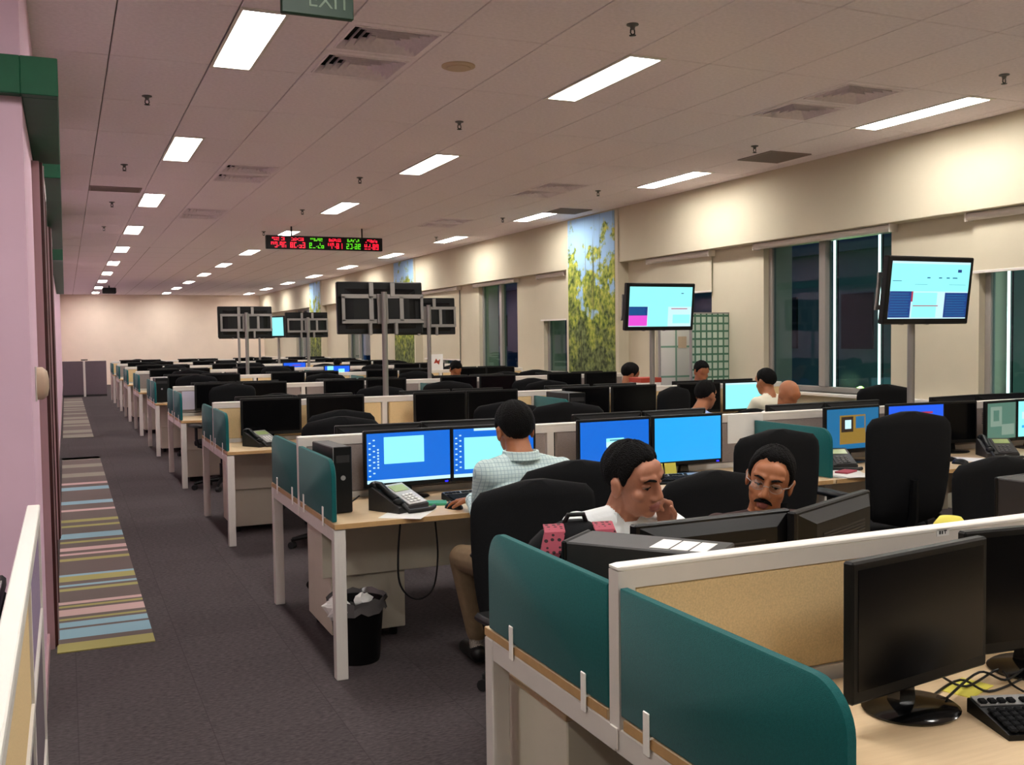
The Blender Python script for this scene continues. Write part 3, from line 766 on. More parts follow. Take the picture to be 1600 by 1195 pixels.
S_LBLUE = screen_mesh([('scr_lblue', 0, 1, 0, 1, 0)])
S_PIC = screen_mesh([('scr_teal', 0, 1, 0, 1, 0), ('scr_olive', .24, .74, .12, .84, 1), ('scr_brown', .27, .5, .42, .8, 2), ('scr_pale', .34, .46, .5, .72, 3), ('scr_teal', .55, .72, .5, .8, 2)])
S_ROYAL = screen_mesh([('scr_royal', 0, 1, 0, 1, 0), ('scr_red', .4, .8, .78, .83, 1)])
S_CYAN = screen_mesh([('scr_cyan', 0, 1, 0, 1, 0), ('scr_pale', 0, 1, .93, 1, 1)])
S_TASKS = screen_mesh([('scr_royal', 0, 1, 0, 1, 0), ('scr_cyan', .1, .35, 0, 1, 1), ('scr_cyan', .55, .8, 0, .8, 1)])
BZP = bezel_mesh(.35, .295, .065)
S_PORT = screen_mesh([('scr_green', 0, 1, 0, 1, 0), ('scr_greenlight', .1, .5, .35, .9, 1), ('scr_greenlight', .5, .95, .1, .4, 1), ('scr_green', .2, .4, .5, .8, 2)], .35, .295, .065)
S_PORT2 = screen_mesh([('scr_cyan', 0, 1, 0, 1, 0), ('scr_lblue', .1, .9, .25, .32, 1), ('scr_pale', .1, .7, .5, .7, 1)], .35, .295, .065)

def fx(px, py, Y): return at_y(px, py, Y)[0]
def mlab(desc, s, k, side, which): return '%s monitor, %s of pair, %s, %s, %s' % (desc, which, SEAT[s], ROWP[k], SIDE[side])
Y1 = BENCH_Y[1]
# checked-shirt man's row, entrance side
monitor(1.65, Y1-.17, radians(2), 'lit monitor with blue desktop and full icon columns beside the desk phone', S_DESK, True)
monitor(2.14, Y1-.18, radians(-3), 'lit monitor with blue desktop and large window facing checked-shirt man', S_DESK2, True)
monitor(2.91, Y1-.17, radians(2), 'lit blue monitor with small pale login box, second seat from aisle', S_LOGIN)
monitor(3.42, Y1-.17, radians(-1), 'lit plain sky-blue monitor behind the yellow sticky notes', S_LBLUE, True)
monitor(4.70, Y1-.18, radians(4), 'lit teal-blue monitor showing a brown picture, next to teal divider', S_PIC)
monitor(5.24, Y1-.20, radians(-3), 'lit royal-blue monitor behind the tall empty office chair', S_ROYAL, True)
monitor(5.69, Y1-.13, radians(-10), 'switched-off small monitor beside the royal-blue screen', screen_mesh([('screenoff', 0, 1, 0, 1, 0)], .35, .295, .065), bez=BZP)
monitor(6.0, Y1-.24, radians(6), 'small square monitor with greyish green picture above black telephone', S_PORT, bez=BZP)
monitor(6.37, Y1-.22, radians(-4), 'small square monitor with bright cyan chart at the window end', S_PORT2, bez=BZP)
# far side of that row: dark backs
for s in range(4):
    for q, d in enumerate((.50, 1.0)):
        monitor(XJ[s]+d, Y1+.17, pi+radians(random.uniform(-5, 5)), mlab('black', s, 1, 'f', ['aisle-side', 'window-side'][q]))
# keyboard row
Y0 = BENCH_Y[0]
NM_ = monitor(1.715, Y0-.265, radians(8), 'glossy black switched-off monitor beside the keyboard on tan-screened desk', None)
monitor(2.20, Y0-.20, radians(-6), 'black switched-off monitor further along the tan-screened desk', None)
BM_ = monitor(1.74, Y0+.50, pi+radians(1), 'black monitor back in front of the man resting his cheek', None)
BM2_ = monitor(2.25, Y0+.56, pi+radians(24), 'black monitor back in front of the man with glasses', None)
NM_.scale = (.95, 1, 1)
BM_.scale = BM2_.scale = (1.13, 1.1, .84)
for q, x in enumerate((3.1, 3.6)): monitor(x+.1, Y0-.2, radians(random.uniform(-4, 4)), mlab('black', 1, 0, 'n', ['aisle-side', 'window-side'][q]))
# rows beyond
for k in range(2, 9):
    for side in 'nf':
        for s in range(4):
            for q, d in enumerate((.46, .99)):
                if k == 2 and side == 'n' and s == 3 and q == 1: continue
                if k in (5, 6) and side == 'n' and s == 2: continue
                jx = random.uniform(-.012, .012)-(.2 if k == 2 and side == 'n' and s == 3 else 0); e = -1 if side == 'n' else 1
                monitor(XJ[s]+d+jx, BENCH_Y[k]+e*random.uniform(.15, .2), (0 if side == 'n' else pi)+radians(random.uniform(-4, 4)), mlab('black', s, k, side, ['aisle-side', 'window-side'][q]), None, z=DZ+random.choice((0, 0, .02, .03)) if False else DZ)
monitor(6.33, BENCH_Y[2]-.22, 0, 'lit cyan monitor facing the man in the cream shirt', S_CYAN)
monitor(4.62, BENCH_Y[5]-.2, 0, 'lit blue and white striped monitor, fourth row beyond checked-shirt man', S_TASKS)
monitor(4.52, BENCH_Y[6]-.2, 0, 'lit royal-blue monitor, fifth row beyond checked-shirt man', S_ROYAL)

# ================================================================== office chairs
def superring(w, t, yc, z, n=20, p=3.2):
    r = []
    for j in range(n):
        a = 2*pi*j/n; c, s_ = cos(a), sin(a)
        r.append((w*math.copysign(abs(c)**(2/p), c), yc+t*math.copysign(abs(s_)**(2/p), s_), z))
    return r
def chair_meshes():
    M = {}
    # backrest: rounded, slightly waisted, curved
    rings = []
    for i in range(19):
        v = i/18; z = .50+.60*v
        w = .225+.045*sin(pi/2*min(1, v*1.5))
        if v > .80: w *= (1-((v-.80)/.2005)**3.2)**(1/2.6)
        if v < .15: w *= (1-((.15-v)/.1505)**2.5)**(1/2.5)
        w = max(w, .05)
        yc = -.235-.05*v+.05*(v-.35)**2
        t = .036*(1 if .06 < v < .95 else .6)
        rings.append(superring(w, t, yc, z, 22, 2.6))
    M['back'] = MB().loft(rings).mesh('backrest', 'blackmatte', 60)
    rings = []
    for i, (s_, z) in enumerate(((.86, .425), (.98, .435), (1, .46), (.98, .485), (.85, .497), (.5, .50))):
        rings.append([(x*s_, y*s_+.02, z) for x, y, _ in superring(.25, .24, 0, 0, 24, 3.2)])
    M['seat'] = MB().loft(rings).mesh('seat', 'blackmatte', 60)
    M['col'] = MB().lathe([(.03, .10), (.03, .25), (.018, .25), (.018, .40), (.09, .405), (.09, .425)], 14).mesh('column', 'black', 40)
    M['spine'] = MB().tube([(0, -.12, .41), (0, -.25, .43), (0, -.30, .55), (0, -.31, .75)], [.028, .028, .026, .02], 8).mesh('back_bracket', 'black', 40)
    b = MB()
    for i in range(5):
        a = 2*pi*i/5+.3; b.tube([(.02*cos(a), .02*sin(a), .10), (.16*cos(a), .16*sin(a), .095), (.29*cos(a), .29*sin(a), .07)], [.026, .022, .016], 8)
    M['base'] = b.mesh('star_base', 'black', 40)
    M['castor'] = MB().tube([(-.022, 0, .027), (.022, 0, .027)], .027, 12).tube([(0, 0, .03), (0, 0, .075)], .010, 6).mesh('castor', 'rubber', 40)
    M['arm'] = MB().tube([(0, -.05, .43), (.05, -.03, .44), (.065, -.01, .52), (.06, .0, .64)], .016, 8).cbox(.02, .095, -.14, .13, .64, .672, .012).mesh('armrest', 'black', 40)
    return M
CH = chair_meshes()
def chair(x, y, rz, label, dz=0, arms=True, group='black office chairs'):
    t = thing('office_chair', label, 'chair', (x, y, 0), rz, group)
    put('seat', CH['seat'], t, (0, 0, dz)); put('backrest', CH['back'], t, (0, 0, dz)); put('back_bracket', CH['spine'], t, (0, 0, dz)); put('column', CH['col'], t, (0, 0, dz*.6))
    b = put('star_base', CH['base'], t)
    for i in range(5):
        a = 2*pi*i/5+.3; put('castor', CH['castor'], b, (.29*cos(a), .29*sin(a), 0), (0, 0, a+1))
    if arms:
        put('armrest', CH['arm'], t, (.23, 0, dz)); o = put('armrest', CH['arm'], t, (-.23, 0, dz)); o.scale = (-1, 1, 1)
    return t
cy = 4.06
chair(1.945, 3.98, radians(2), 'black office chair under the man in the checked shirt', -.045)
chair(3.10, 4.10, radians(4), 'empty black office chair behind the man with glasses', .02)
chair(3.99, 4.10, radians(-5), 'tall empty black office chair before the royal-blue monitor', .07)
chair(4.02, 3.10, radians(172), 'empty low black office chair beside the tall chair, turned away', -.12)
chair(1.61, 3.09, pi-radians(-4), 'black office chair behind the man resting his cheek', -.055)
chair(2.52, 3.24, pi+radians(5), 'black office chair holding the man with glasses', -.10)
FARP = [(1103, 618, 6.95, 70, .13, 'man in light blue shirt'), (1196, 597, 7.35, -8, 0, 'man in cream shirt'), (1232, 617, 6.50, 176, 0, 'bald man'), (985, 585, 9.75, 95, 0, 'person in pink top by the file box'),
        (1096, 581, 9.45, 185, 0, 'person in royal blue shirt'), (712, 578, BENCH_Y[3]+1.05, 180, 0, 'bent dark-haired person far back'), (528, 569, BENCH_Y[6]-1.0, 40, 0, 'distant person in pinkish top')]
FARC = []
for px, py, Yp, fa, ln, who in FARP:
    h_ = at_y(px, py, Yp); f_ = (sin(radians(fa)), cos(radians(fa))); FARC.append((h_[0]-f_[0]*(.17+2*ln), h_[1]-f_[1]*(.17+2*ln)))
    chair(FARC[-1][0], FARC[-1][1], -radians(fa), 'black office chair under the %s' % who, -.16)
for k in range(1, 9):
    for side in 'nf':
        for s in range(4):
            if k == 1 and side == 'n': continue
            e = -1 if side == 'n' else 1
            x = XJ[s]+.74+random.uniform(-.2, .2); y = BENCH_Y[k]+e*random.uniform(.98, 1.12)
            rz = (0 if side == 'n' else pi)+radians(random.uniform(-30, 30))
            if k == 3 and side == 'n' and s == 0: x, y, rz = 1.50, 10.98, radians(20)
            if any((x-a)**2+(y-b)**2 < .55**2 for a, b in FARC): continue
            chair(x, y, rz, 'black office chair, %s, %s, %s' % (SEAT[s], ROWP[k], SIDE[side]), random.choice((-.04, 0, .03)), k < 4)

# ================================================================== hanging screens on poles
TVW, TVH = .80, .47
tv = {}
tv['housing'] = MB().cbox(-TVW/2, TVW/2, -.035, .02, -TVH/2, TVH/2, .008).loft([[(-.33, .02, -.19), (.33, .02, -.19), (.33, .02, .17), (-.33, .02, .17)], [(-.26, .05, -.15), (.26, .05, -.15), (.26, .05, .12), (-.26, .05, .12)]]).mesh('housing', 'black')
def tvscreen(spec):
    names = []; m = MB(); a, b = -TVW/2+.035, TVW/2-.035; c, d = -TVH/2+.04, TVH/2-.035
    for q in spec:
        if q[0] not in names: names.append(q[0])
        m.box(a+(b-a)*q[1], a+(b-a)*q[2], -.0365-.0005*q[5], -.035, c+(d-c)*q[3], c+(d-c)*q[4], names.index(q[0]))
    return m.mesh('screen', names)
rows = lambda u0, u1, v0, v1, n, c, l: [(c, u0+.01, u1-.012*(i % 3), v0+(v1-v0)*(i+.25)/n, v0+(v1-v0)*(i+.6)/n, l) for i in range(n)]
TV_A = tvscreen([('scr_pale', 0, 1, 0, 1, 0), ('scr_cyan', .30, .62, 0, .5, 1), ('scr_navy', 0, .29, .28, .5, 1), ('scr_magenta', 0, .29, .02, .28, 1), ('scr_cyan', 0, 1, .5, 1, 1), ('scr_red', .67, .93, .44, .46, 2), ('scr_pale', .64, .66, .02, .4, 2), ('scr_cyan', .7, .98, .08, .3, 1), ('scr_navy', .82, .86, .83, .85, 2)] + rows(0, .26, .3, .48, 5, 'scr_teal', 2))
TV_B = tvscreen([('scr_pale', 0, 1, 0, 1, 0), ('scr_cyan', 0, 1, .48, .96, 1), ('scr_navy', 0, .27, .02, .48, 1), ('scr_navy', .70, 1, .02, .46, 1), ('scr_cyan', .29, .60, .02, .46, 1), ('scr_red', .27, .29, .3, .48, 2), ('scr_red', .3, .62, .22, .235, 2), ('scr_navy', .84, .89, .82, .87, 2), ('scr_teal', .45, .49, .71, .73, 2), ('scr_teal', .6, .64, .71, .73, 2), ('scr_teal', .7, .74, .71, .73, 2), ('scr_teal', .78, .84, .71, .73, 2), ('scr_teal', .02, .13, .655, .665, 2), ('scr_teal', .3, .46, .6, .605, 2), ('scr_teal', .74, .96, .6, .605, 2)] + rows(0, .26, .04, .46, 9, 'scr_teal', 2) + rows(.71, .99, .04, .44, 9, 'scr_teal', 2))
TV_C = tvscreen([('scr_cyan', 0, 1, 0, 1, 0)])
tv['off'] = tvscreen([('screenoff', 0, 1, 0, 1, 0)])
def frame_back():
    m = MB()
    for z in (-.125, .10): m.box(-TVW/2+.005, TVW/2-.03, .052, .066, z-.018, z+.018)
    for x, w in ((-TVW/2+.02, .012), (TVW/2-.045, .014), (-.185, .018), (.10, .02)): m.box(x-w, x+w, .050, .066, -.125, .10)
    for x in (-.10, .10): m.box(x-.02, x+.02, .066, .078, .10, .22)
    return m.mesh('mount_frame', 'alu')
tv['frame'] = frame_back()
tv['hook'] = MB().cbox(-.016, .016, .06, .10, -.25, -.14, .006).mesh('cable_clip', 'alu')
tv['plate'] = MB().cbox(-.05, .05, .067, .09, -.15, .12, .004).mesh('mount_plate', 'alu')
def tv_stand(x, yb, yaw, label, scr, k, tilt=7, zc=1.865, top=2.0):
    """pole rises from the desk; the screen hangs in front of it (local -y is the viewing side)"""
    t = thing('pole_display', label, 'screen', (x, yb, DZ), yaw, 'wide screens on poles')
    put('pole', MB().tube([(0, 0, 0), (0, 0, top-DZ)], .026, 14).mesh('pole', 'alu', 40), t)
    put('base_flange', MB().lathe([(.045, 0), (.045, .008), (.03, .014)], 18).mesh('base_flange', 'alu', 40), t)
    h = put('housing', tv['housing'], t, (0, -.13, zc-DZ), (radians(tilt), 0, 0))
    put('screen', scr, h); put('mount_frame', tv['frame'], h); put('mount_plate', tv['plate'], h)
    for q in (-.12, .12): put('cable_clip', tv['hook'], h, (q, 0, 0))
    return t
B = BENCH_Y
tv_stand(5.50, B[1]+.07, 0, 'pole screen with cyan page and two dark tables before the windows', TV_B, 1, 7, 1.87)
tv_stand(5.43, B[2]+.07, 0, 'pole screen with cyan page and magenta block near the mural', TV_A, 2, 6, 1.865)
tv_stand(2.62, B[2]+.07, pi, 'large black back of a pole screen, first row beyond checked-shirt man', tv['off'], 2, 3, 1.86)
tv_stand(4.21, B[3]+.07, pi, 'black back of pole screen, second row beyond checked-shirt man', tv['off'], 3, 3, 1.86)
tv_stand(2.49, B[4]+.07, pi, 'black back of pole screen, third row beyond checked-shirt man', tv['off'], 4, 3, 1.86)
tv_stand(4.16, B[5]+.07, pi, 'black back of pole screen, fourth row beyond checked-shirt man', tv['off'], 5, 3, 1.86)
tv_stand(fx(436, 508, B[6]), B[6]+.07, radians(-62), 'narrow bright cyan pole screen between two black screen backs', TV_C, 6, 2, 1.87)
for n, (px, k) in enumerate(((374, 6), (406, 7))): tv_stand(fx(px, 520, B[k]), B[k]+.07, pi, 'small far black back of pole screen, %s' % ROWP[k], tv['off'], k, 3, 1.86)

# hanging LED ticker
t = thing('led_sign', 'long black LED display with red and green clock figures under the ceiling', 'LED display', (at_y(509, 380, 15.6)[0], 15.6, at_y(509, 380, 15.6)[2]))
LW, LH = .93, .105
put('case', MB().cbox(-LW, LW, 0, .08, -LH, LH, .008).mesh('case', 'black'), t)
def led_block(seed, col):
    rnd = random.Random(seed); m = MB()
    for r0, n, h, w in ((.028, 9, .05, .20), (-.072, 2, .085, .24)):
        if n == 9:
            for i in range(7):
                for j in range(4):
                    if rnd.random() < .72: m.box(-w/2+i*w/7, -w/2+(i+.8)*w/7, -.003, 0, r0+j*h/4, r0+(j+.75)*h/4)
        else:
            for c0 in (-.115, -.06, .02, .075):
                segs = [(0, 0, .04, .012), (0, .036, .04, .048), (0, .073, .04, .085), (0, 0, .011, .042), (0, .042, .011, .085), (.03, 0, .04, .042), (.03, .042, .04, .085)]
                for sgm in segs:
                    if rnd.random() < .68: m.box(c0+sgm[0], c0+sgm[2], -.003, 0, r0-.01+sgm[1], r0-.01+sgm[3])
            m.box(-.006, .006, -.003, 0, r0+.01, r0+.024)
    return m.mesh('figures', col)
for i, c in enumerate(('led_red', 'led_red', 'led_green', 'led_red', 'led_green', 'led_red')): put('figures', led_block(i, c), t, (-.74+i*.297, 0, .0))
for x in (-.53, .60): put('hanger', MB().tube([(x, .04, LH), (x, .04, CZ-t.location.z)], .012, 6).mesh('hanger', 'black'), t)

# exit sign, lettering cut by the top of the photograph
ex = at_y(440, 18, 4.0); ex2 = at_y(553, 28, 4.0)
t = thing('exit_sign', 'dark green hanging EXIT sign below the ceiling', 'exit sign', ((ex[0]+ex2[0])/2, 4.0, 0))
hw = (ex2[0]-ex[0])/2; zb = ex[2]
put('panel', MB().cbox(-hw, hw, 0, .03, zb, zb+.19, .004).mesh('panel', 'exitgreen'), t)
for x in (-.09, .09): put('hanger', MB().tube([(x, .015, zb+.19), (x, .015, CZ)], .006, 6).mesh('hanger', 'black'), t)
def text_mesh(txt, size, mname):
    cu = bpy.data.curves.new('txt', 'FONT'); cu.body = txt; cu.size = size; cu.extrude = .0008; cu.align_x = 'CENTER'
    o = bpy.data.objects.new('txt', cu); COL.objects.link(o)
    me = bpy.data.meshes.new_from_object(o.evaluated_get(bpy.context.evaluated_depsgraph_get()))
    bpy.data.objects.remove(o); bpy.data.curves.remove(cu)
    me.materials.clear(); me.materials.append(MATS[mname]); return me
put('lettering', text_mesh('EXIT', .085, 'exittext'), t, (.045, -.0012, zb+.035), (pi/2, 0, 0))
put('arrow', MB().prism([(0, 0), (.03, .025), (.03, .01), (.012, .01)], 'y', -.0015, 0).prism([(.03, .012), (.06, .012), (.06, .028), (.03, .028)], 'y', -.0015, 0).mesh('arrow', 'exittext'), t, (-.125, 0, zb+.05))

# ================================================================== left foreground
lp = thing('low_partition', 'low white-capped partition with lavender and tan fabric beside the aisle', 'partition', (-.11, .8, 0))
LY = 2.67
put('cap', MB().cbox(-.016, .021, 0, LY, 1.05, 1.07, .003).mesh('cap', 'whitecap'), lp)
for y in (0, 1.72, LY-.04): put('post', MB().box(-.02, .02, y, y+.04, 0, 1.045).mesh('post', 'white'), lp)
for z in (.0, .30, .72, 1.02): put('rail', MB().box(-.0205, .0205, .04, LY-.04, z+.002, z+.028).mesh('rail', 'white'), lp)
put('fabric_panel', MB().cbox(-.014, .014, .045, 1.715, .75, 1.018, .003).mesh('fabric_panel', 'tan'), lp)
put('fabric_panel', MB().cbox(-.014, .014, 1.765, LY-.045, .75, 1.018, .003).mesh('fabric_panel', 'lavfab'), lp)
put('fabric_panel', MB().cbox(-.014, .014, .045, LY-.045, .332, .718, .003).mesh('fabric_panel', 'darkgreyfab'), lp)
put('fabric_panel', MB().cbox(-.014, .014, .045, LY-.045, .032, .298, .003).mesh('fabric_panel', 'darkgreyfab'), lp)
t = thing('printer', 'black office printer with papers behind the low white-capped partition', 'printer', (-.45, 3.0, 0))
put('body', MB().cbox(-.28, .275, -.28, .28, .0, .86, .02).mesh('body', 'blackmatte'), t); put('lid', MB().cbox(-.27, .27, -.27, .27, .86, .90, .01).mesh('lid', 'black'), t)
put('panel', MB().cbox(.0, .2, -.3, -.27, .7, .8, .005).mesh('panel', 'greyplastic'), t)
tag(put('paper_stack', MB().box(-.27, -.19, 2.8, 3.1, .90, .91).box(-.262, -.182, 2.83, 3.1, .91, .918).mesh('paper_stack', 'paper')), 'white papers lying on the black printer behind the low partition', 'paper')
# grey partition closing the aisle at the far end
t = thing('aisle_partition', 'grey low partition with white post across the far end of aisle', 'partition', (0, 31.6, 0))
put('fabric_panel', MB().cbox(-.1, .45, -.02, .02, .06, 1.04, .004).mesh('fabric_panel', 'darkgreyfab'), t); put('fabric_panel', MB().cbox(.51, 1.08, -.02, .02, .06, 1.04, .004).mesh('fabric_panel', 'darkgreyfab'), t)
put('post', MB().box(.45, .51, -.025, .025, 0, 1.06).mesh('post', 'white'), t); put('cap', MB().box(.40, .58, -.03, .03, 1.06, 1.09).mesh('cap', 'blackmatte'), t); put('base_rail', MB().box(-.1, 1.08, -.02, .02, 0, .06).mesh('base_rail', 'charcoal'), t)

# ================================================================== desk clutter
def tower(x, y, rz, label, stickers=False, w=.17, l=.40, h=.34):
    t = thing('computer_tower', label, 'computer', (x, y, DZ), rz, 'black computer towers')
    put('case', MB().cbox(-w/2, w/2, -l/2, l/2, .006, h, .004).mesh('case', 'charcoal'), t)
    f = put('front_panel', MB().cbox(-w/2-.001, w/2+.001, -l/2-.014, -l/2, .004, h+.002, .004).mesh('front_panel', 'black'), t)
    put('drive_bay', MB().box(-w/2+.012, w/2-.012, -l/2-.0155, -l/2-.014, h-.075, h-.04).mesh('drive_bay', 'charcoal'), f)
    put('power_button', MB().lathe([(.001, 0), (.012, 0), (.012, .003), (.001, .003)], 14).mesh('power_button', 'silver'), f, (0, -l/2-.014, h-.15), (pi/2, 0, 0))
    put('trim_edge', MB().box(-w/2-.002, -w/2, -l/2-.012, -l/2-.006, .006, h).mesh('trim_edge', 'silver'), f)
    if stickers:
        for i, (a, b) in enumerate(((.0, .05), (.055, .10), (.105, .145))): put('sticker', MB().box(-.05, .06, l/2-.18+a, l/2-.18+b, h, h+.0008).mesh('sticker', 'paper'), t)
        put('logo_badge', MB().box(-w/2-.0018, -w/2-.0005, -l/2+.004, -l/2+.03, h-.08, h-.03).mesh('logo_badge', 'scr_navy'), t)
    for a in (-1, 1): put('foot', MB().box(a*w/2-.02, a*w/2+.0, -l/2+.02, l/2-.02, 0, .006).mesh('foot', 'rubber') if a > 0 else MB().box(-w/2, -w/2+.02, -l/2+.02, l/2-.02, 0, .006).mesh('foot', 'rubber'), t)
    return t
tower(1.365, 2.185, radians(218), 'black computer tower with white stickers beside the backpack', True, h=.315)
tower(1.205, 4.93, radians(3), 'slim black computer tower behind the teal screen by the desk phone', w=.09, l=.36, h=.325)
tower(3.10, 2.30, radians(186), 'black computer tower with blue badge behind the tan partition', True, h=.33)
tower(1.21, B[4]-.34, 0, 'black computer tower, aisle-end seat, third row beyond checked-shirt man')
tower(4.18, B[2]-.42, radians(4), 'black computer tower beside the teal divider, first row beyond checked-shirt man')

def phone(x, y, rz, label, dark=False):
    t = thing('desk_phone', label, 'telephone', (x, y, DZ), rz, 'desk telephones')
    b = MB().prism([(-.10, .0), (.11, .0), (.11, .105), (.09, .115), (-.10, .03)], 'x', -.10, .11)
    put('body', b.mesh('body', 'charcoal'), t)
    sl = atan2(.085, .19)
    T = Matrix.Translation((0, -.10, .031)) @ Matrix.Rotation(sl, 4, 'X')
    f = put('face_plate', MB().cbox(-.025, .105, .005, .20, 0, .006, .003, T=T).mesh('face_plate', 'charcoal' if dark else 'silver'), t)
    km = MB().cbox(-.009, .009, -.006, .006, 0, .006, .002).mesh('key', 'greyplastic' if dark else 'paper')
    for i in range(4):
        for j in range(3):
            p = T @ Vector((.005+j*.027, .025+i*.02, .006)); put('key', km, f, p, (sl, 0, 0))
    put('display', MB().box(-.012, .09, .125, .18, .006, .008, T=T).mesh('display', 'lcdgreen'), f)
    h = MB().tube([Vector((-.065, -.02+.0, .06)), Vector((-.065, .03, .085)), Vector((-.065, .09, .125)), Vector((-.065, .13, .125))], [.02, .017, .017, .018], 10, T=Matrix.Translation((0, -.03, 0)))
    h.ell((-.065, -.06, .05), (.028, .032, .022)).ell((-.065, .10, .115), (.028, .034, .026))
    put('handset', h.mesh('handset', 'black', 50), t)
    c = [(-.07+.012*cos(i*1.6), -.10-.003*i, .03+.012*sin(i*1.6)) for i in range(5)]
    put('cord', MB().tube([(-.065, -.09, .04), (-.06, -.13, .012), (.0, -.15, .012), (.07, -.16, .012), (.12, -.13, .012)], .011, 8).mesh('cord', 'cable', 50), t)
phone(1.49, 4.72, radians(28), 'grey and black desk phone with green display beside teal screen')
phone(4.40, 4.86, radians(-20), 'black desk phone behind the teal divider screen', True)
phone(5.74, 4.78, radians(-30), 'black desk phone below the small square monitors', True)
phone(1.42, B[2]-.42, radians(30), 'pale-faced desk phone, aisle-end seat, first row beyond checked-shirt man')

def keyboard(x, y, rz, label, keys=False, z=DZ):
    t = thing('keyboard', label, 'keyboard', (x, y, z), rz, 'keyboards')
    put('body', MB().prism([(-.08, .0), (.085, .0), (.085, .03), (.078, .034), (-.08, .012)], 'x', -.23, .23).mesh('body', 'black'), t)
    sl = atan2(.022, .158)
    T = Matrix.Translation((0, -.08, .0125)) @ Matrix.Rotation(sl, 4, 'X')
    put('trim_bar', MB().box(-.226, .226, .118, .160, .0005, .003, T=T).mesh('trim_bar', 'silver'), t)
    lay = []
    for r in range(5):
        off = (0, .004, .008, .012, 0)[r]
        for c in range(15):
            if r == 0 and 3 <= c <= 8: continue
            lay.append((-.215+.0195*c+off*0, .012+r*.0195, 1))
        for c in range(3):
            if r in (1, 2): pass
            lay.append((.09+.0195*c, .012+r*.0195, 1))
        for c in range(3): lay.append((.158+.0195*c, .012+r*.0195, 1))
    for c in range(13): lay.append((-.215+.0215*c+.008*(c//4), .130, 1))
    km = MB().cbox(-.0088, .0088, -.0088, .0088, 0, .008, .003)
    if keys:
        me = km.mesh('key', 'blackmatte')
        for a, b, c in lay: put('key', me, t, T @ Vector((a, b, .002 if b < .12 else .003)), (sl, 0, 0))
        put('space_bar', MB().cbox(-.055, .055, -.0088, .0088, 0, .008, .003).mesh('space_bar', 'blackmatte'), t, T @ Vector((-.215+.0195*5.5, .012, .002)), (sl, 0, 0))
    else:
        m = MB()
        for a, b, c in lay: m.box(a-.0085, a+.0085, b-.0085, b+.0085, .001, .008, T=T)
        o = put('keys', m.mesh('keys', 'blackmatte'), t); o['kind'] = 'stuff'
kb = at_z(1490, 1112, DZ)
keyboard(kb[0]+.215, kb[1]-.17, radians(-20), 'black keyboard with silver top bar on tan-screened desk', True)
keyboard(2.02, 4.84, radians(2), 'black keyboard in front of the man in the checked shirt')
keyboard(3.22, 4.84, radians(-8), 'black keyboard beside the yellow sticky notes')
keyboard(5.1, 4.8, radians(3), 'black keyboard before the royal-blue monitor')

mouse_m = MB()
rings = []
for i in range(9):
    v = -1+2*i/8; w = .031*sqrt(max(.02, 1-v**4)); h = .034*sqrt(max(.03, 1-abs(v)**2.2))
    rings.append([(w*cos(a), v*.055, h*max(0, sin(a))) for a in [pi*j/10 for j in range(11)]])
mouse_m = MB().loft(rings).mesh('shell', 'black', 60)
wheel_m = MB().tube([(-.004, .03, .026), (.004, .03, .026)], .008, 10).mesh('wheel', 'greyplastic', 40)
def mouse(x, y, rz, label):
    t = thing('computer_mouse', label, 'mouse', (x, y, DZ), rz, 'computer mice')
    put('shell', mouse_m, t); put('wheel', wheel_m, t)
mouse(1.745, 4.62, radians(20), 'black mouse under the hand of the checked-shirt man')
mouse(5.22, 4.62, radians(20), 'black mouse on the desk before the royal-blue monitor')
mouse(5.62, 4.60, radians(-30), 'black mouse with silver side below the small square monitors')

def paper(x, y, rz, label, mats='paper', w=.21, l=.297, z=DZ, n=1, h=.0012, cat='paper'):
    m = MB()
    for i in range(n): m.box(-w/2, w/2, -l/2, l/2, i*h, (i+1)*h*.98, 0, Matrix.Rotation(random.uniform(-.3, .3)*(i > 0), 4, 'Z'))
    return tag(put('paper_sheet', m.mesh('paper_sheet', mats), None, (x, y, z), (0, 0, rz)), label, cat)
paper(1.50, 4.60, radians(-35), 'white paper sheet under the desk phone beside teal screen')
paper(4.26, 4.60, radians(-15), 'stack of white papers at the foot of the teal divider', n=5)
tag(put('pink_booklet', MB().cbox(-.07, .07, -.04, .04, 0, .01, .002).mesh('pink_booklet', 'bagpink'), None, (4.29, 4.64, DZ+.0065), (0, 0, .4)), 'pink booklet lying on the papers by the teal divider', 'booklet')
paper(5.42, 4.78, radians(40), 'white paper sheet right of the royal-blue monitor')
paper(1.42, B[2]-.50, 0.1, 'white paper near the pale-faced phone on the desk end') if False else None
pad = thing('note_pad', 'green note pad beside the desk phone keypad', 'notepad', (1.69, 4.79, DZ), radians(-20))
put('cover', MB().cbox(-.075, .075, -.05, .05, 0, .010, .002).mesh('cover', 'greenpad'), pad); put('pages', MB().box(-.073, .073, -.048, .048, .010, .012).mesh('pages', 'greenpad'), pad)
for i, (px, rr) in enumerate(((3.185, 6), (3.27, -5))):
    o = put('sticky_note', MB().box(-.038, .038, 0, .0015, 0, .075).mesh('sticky_note', 'yellow'), None, (px, Y1-.245, .745), (radians(-14), 0, radians(rr)))
    tag(o, ['yellow sticky note below the sky-blue monitor, nearer the aisle', 'yellow sticky note below the sky-blue monitor, nearer the teal divider'][i], 'sticky note', 'yellow sticky notes')
y_n = at_z(1510, 1075, DZ)
tag(put('sticky_note', MB().box(-.06, .06, -.038, .038, 0, .002).mesh('sticky_note', 'yellow'), None, (y_n[0], y_n[1], DZ), (0, 0, .3)), 'pale yellow note lying behind the black monitor stand', 'sticky note', 'yellow sticky notes')
pp_ = at_y(1165, 666, Y1-.025)
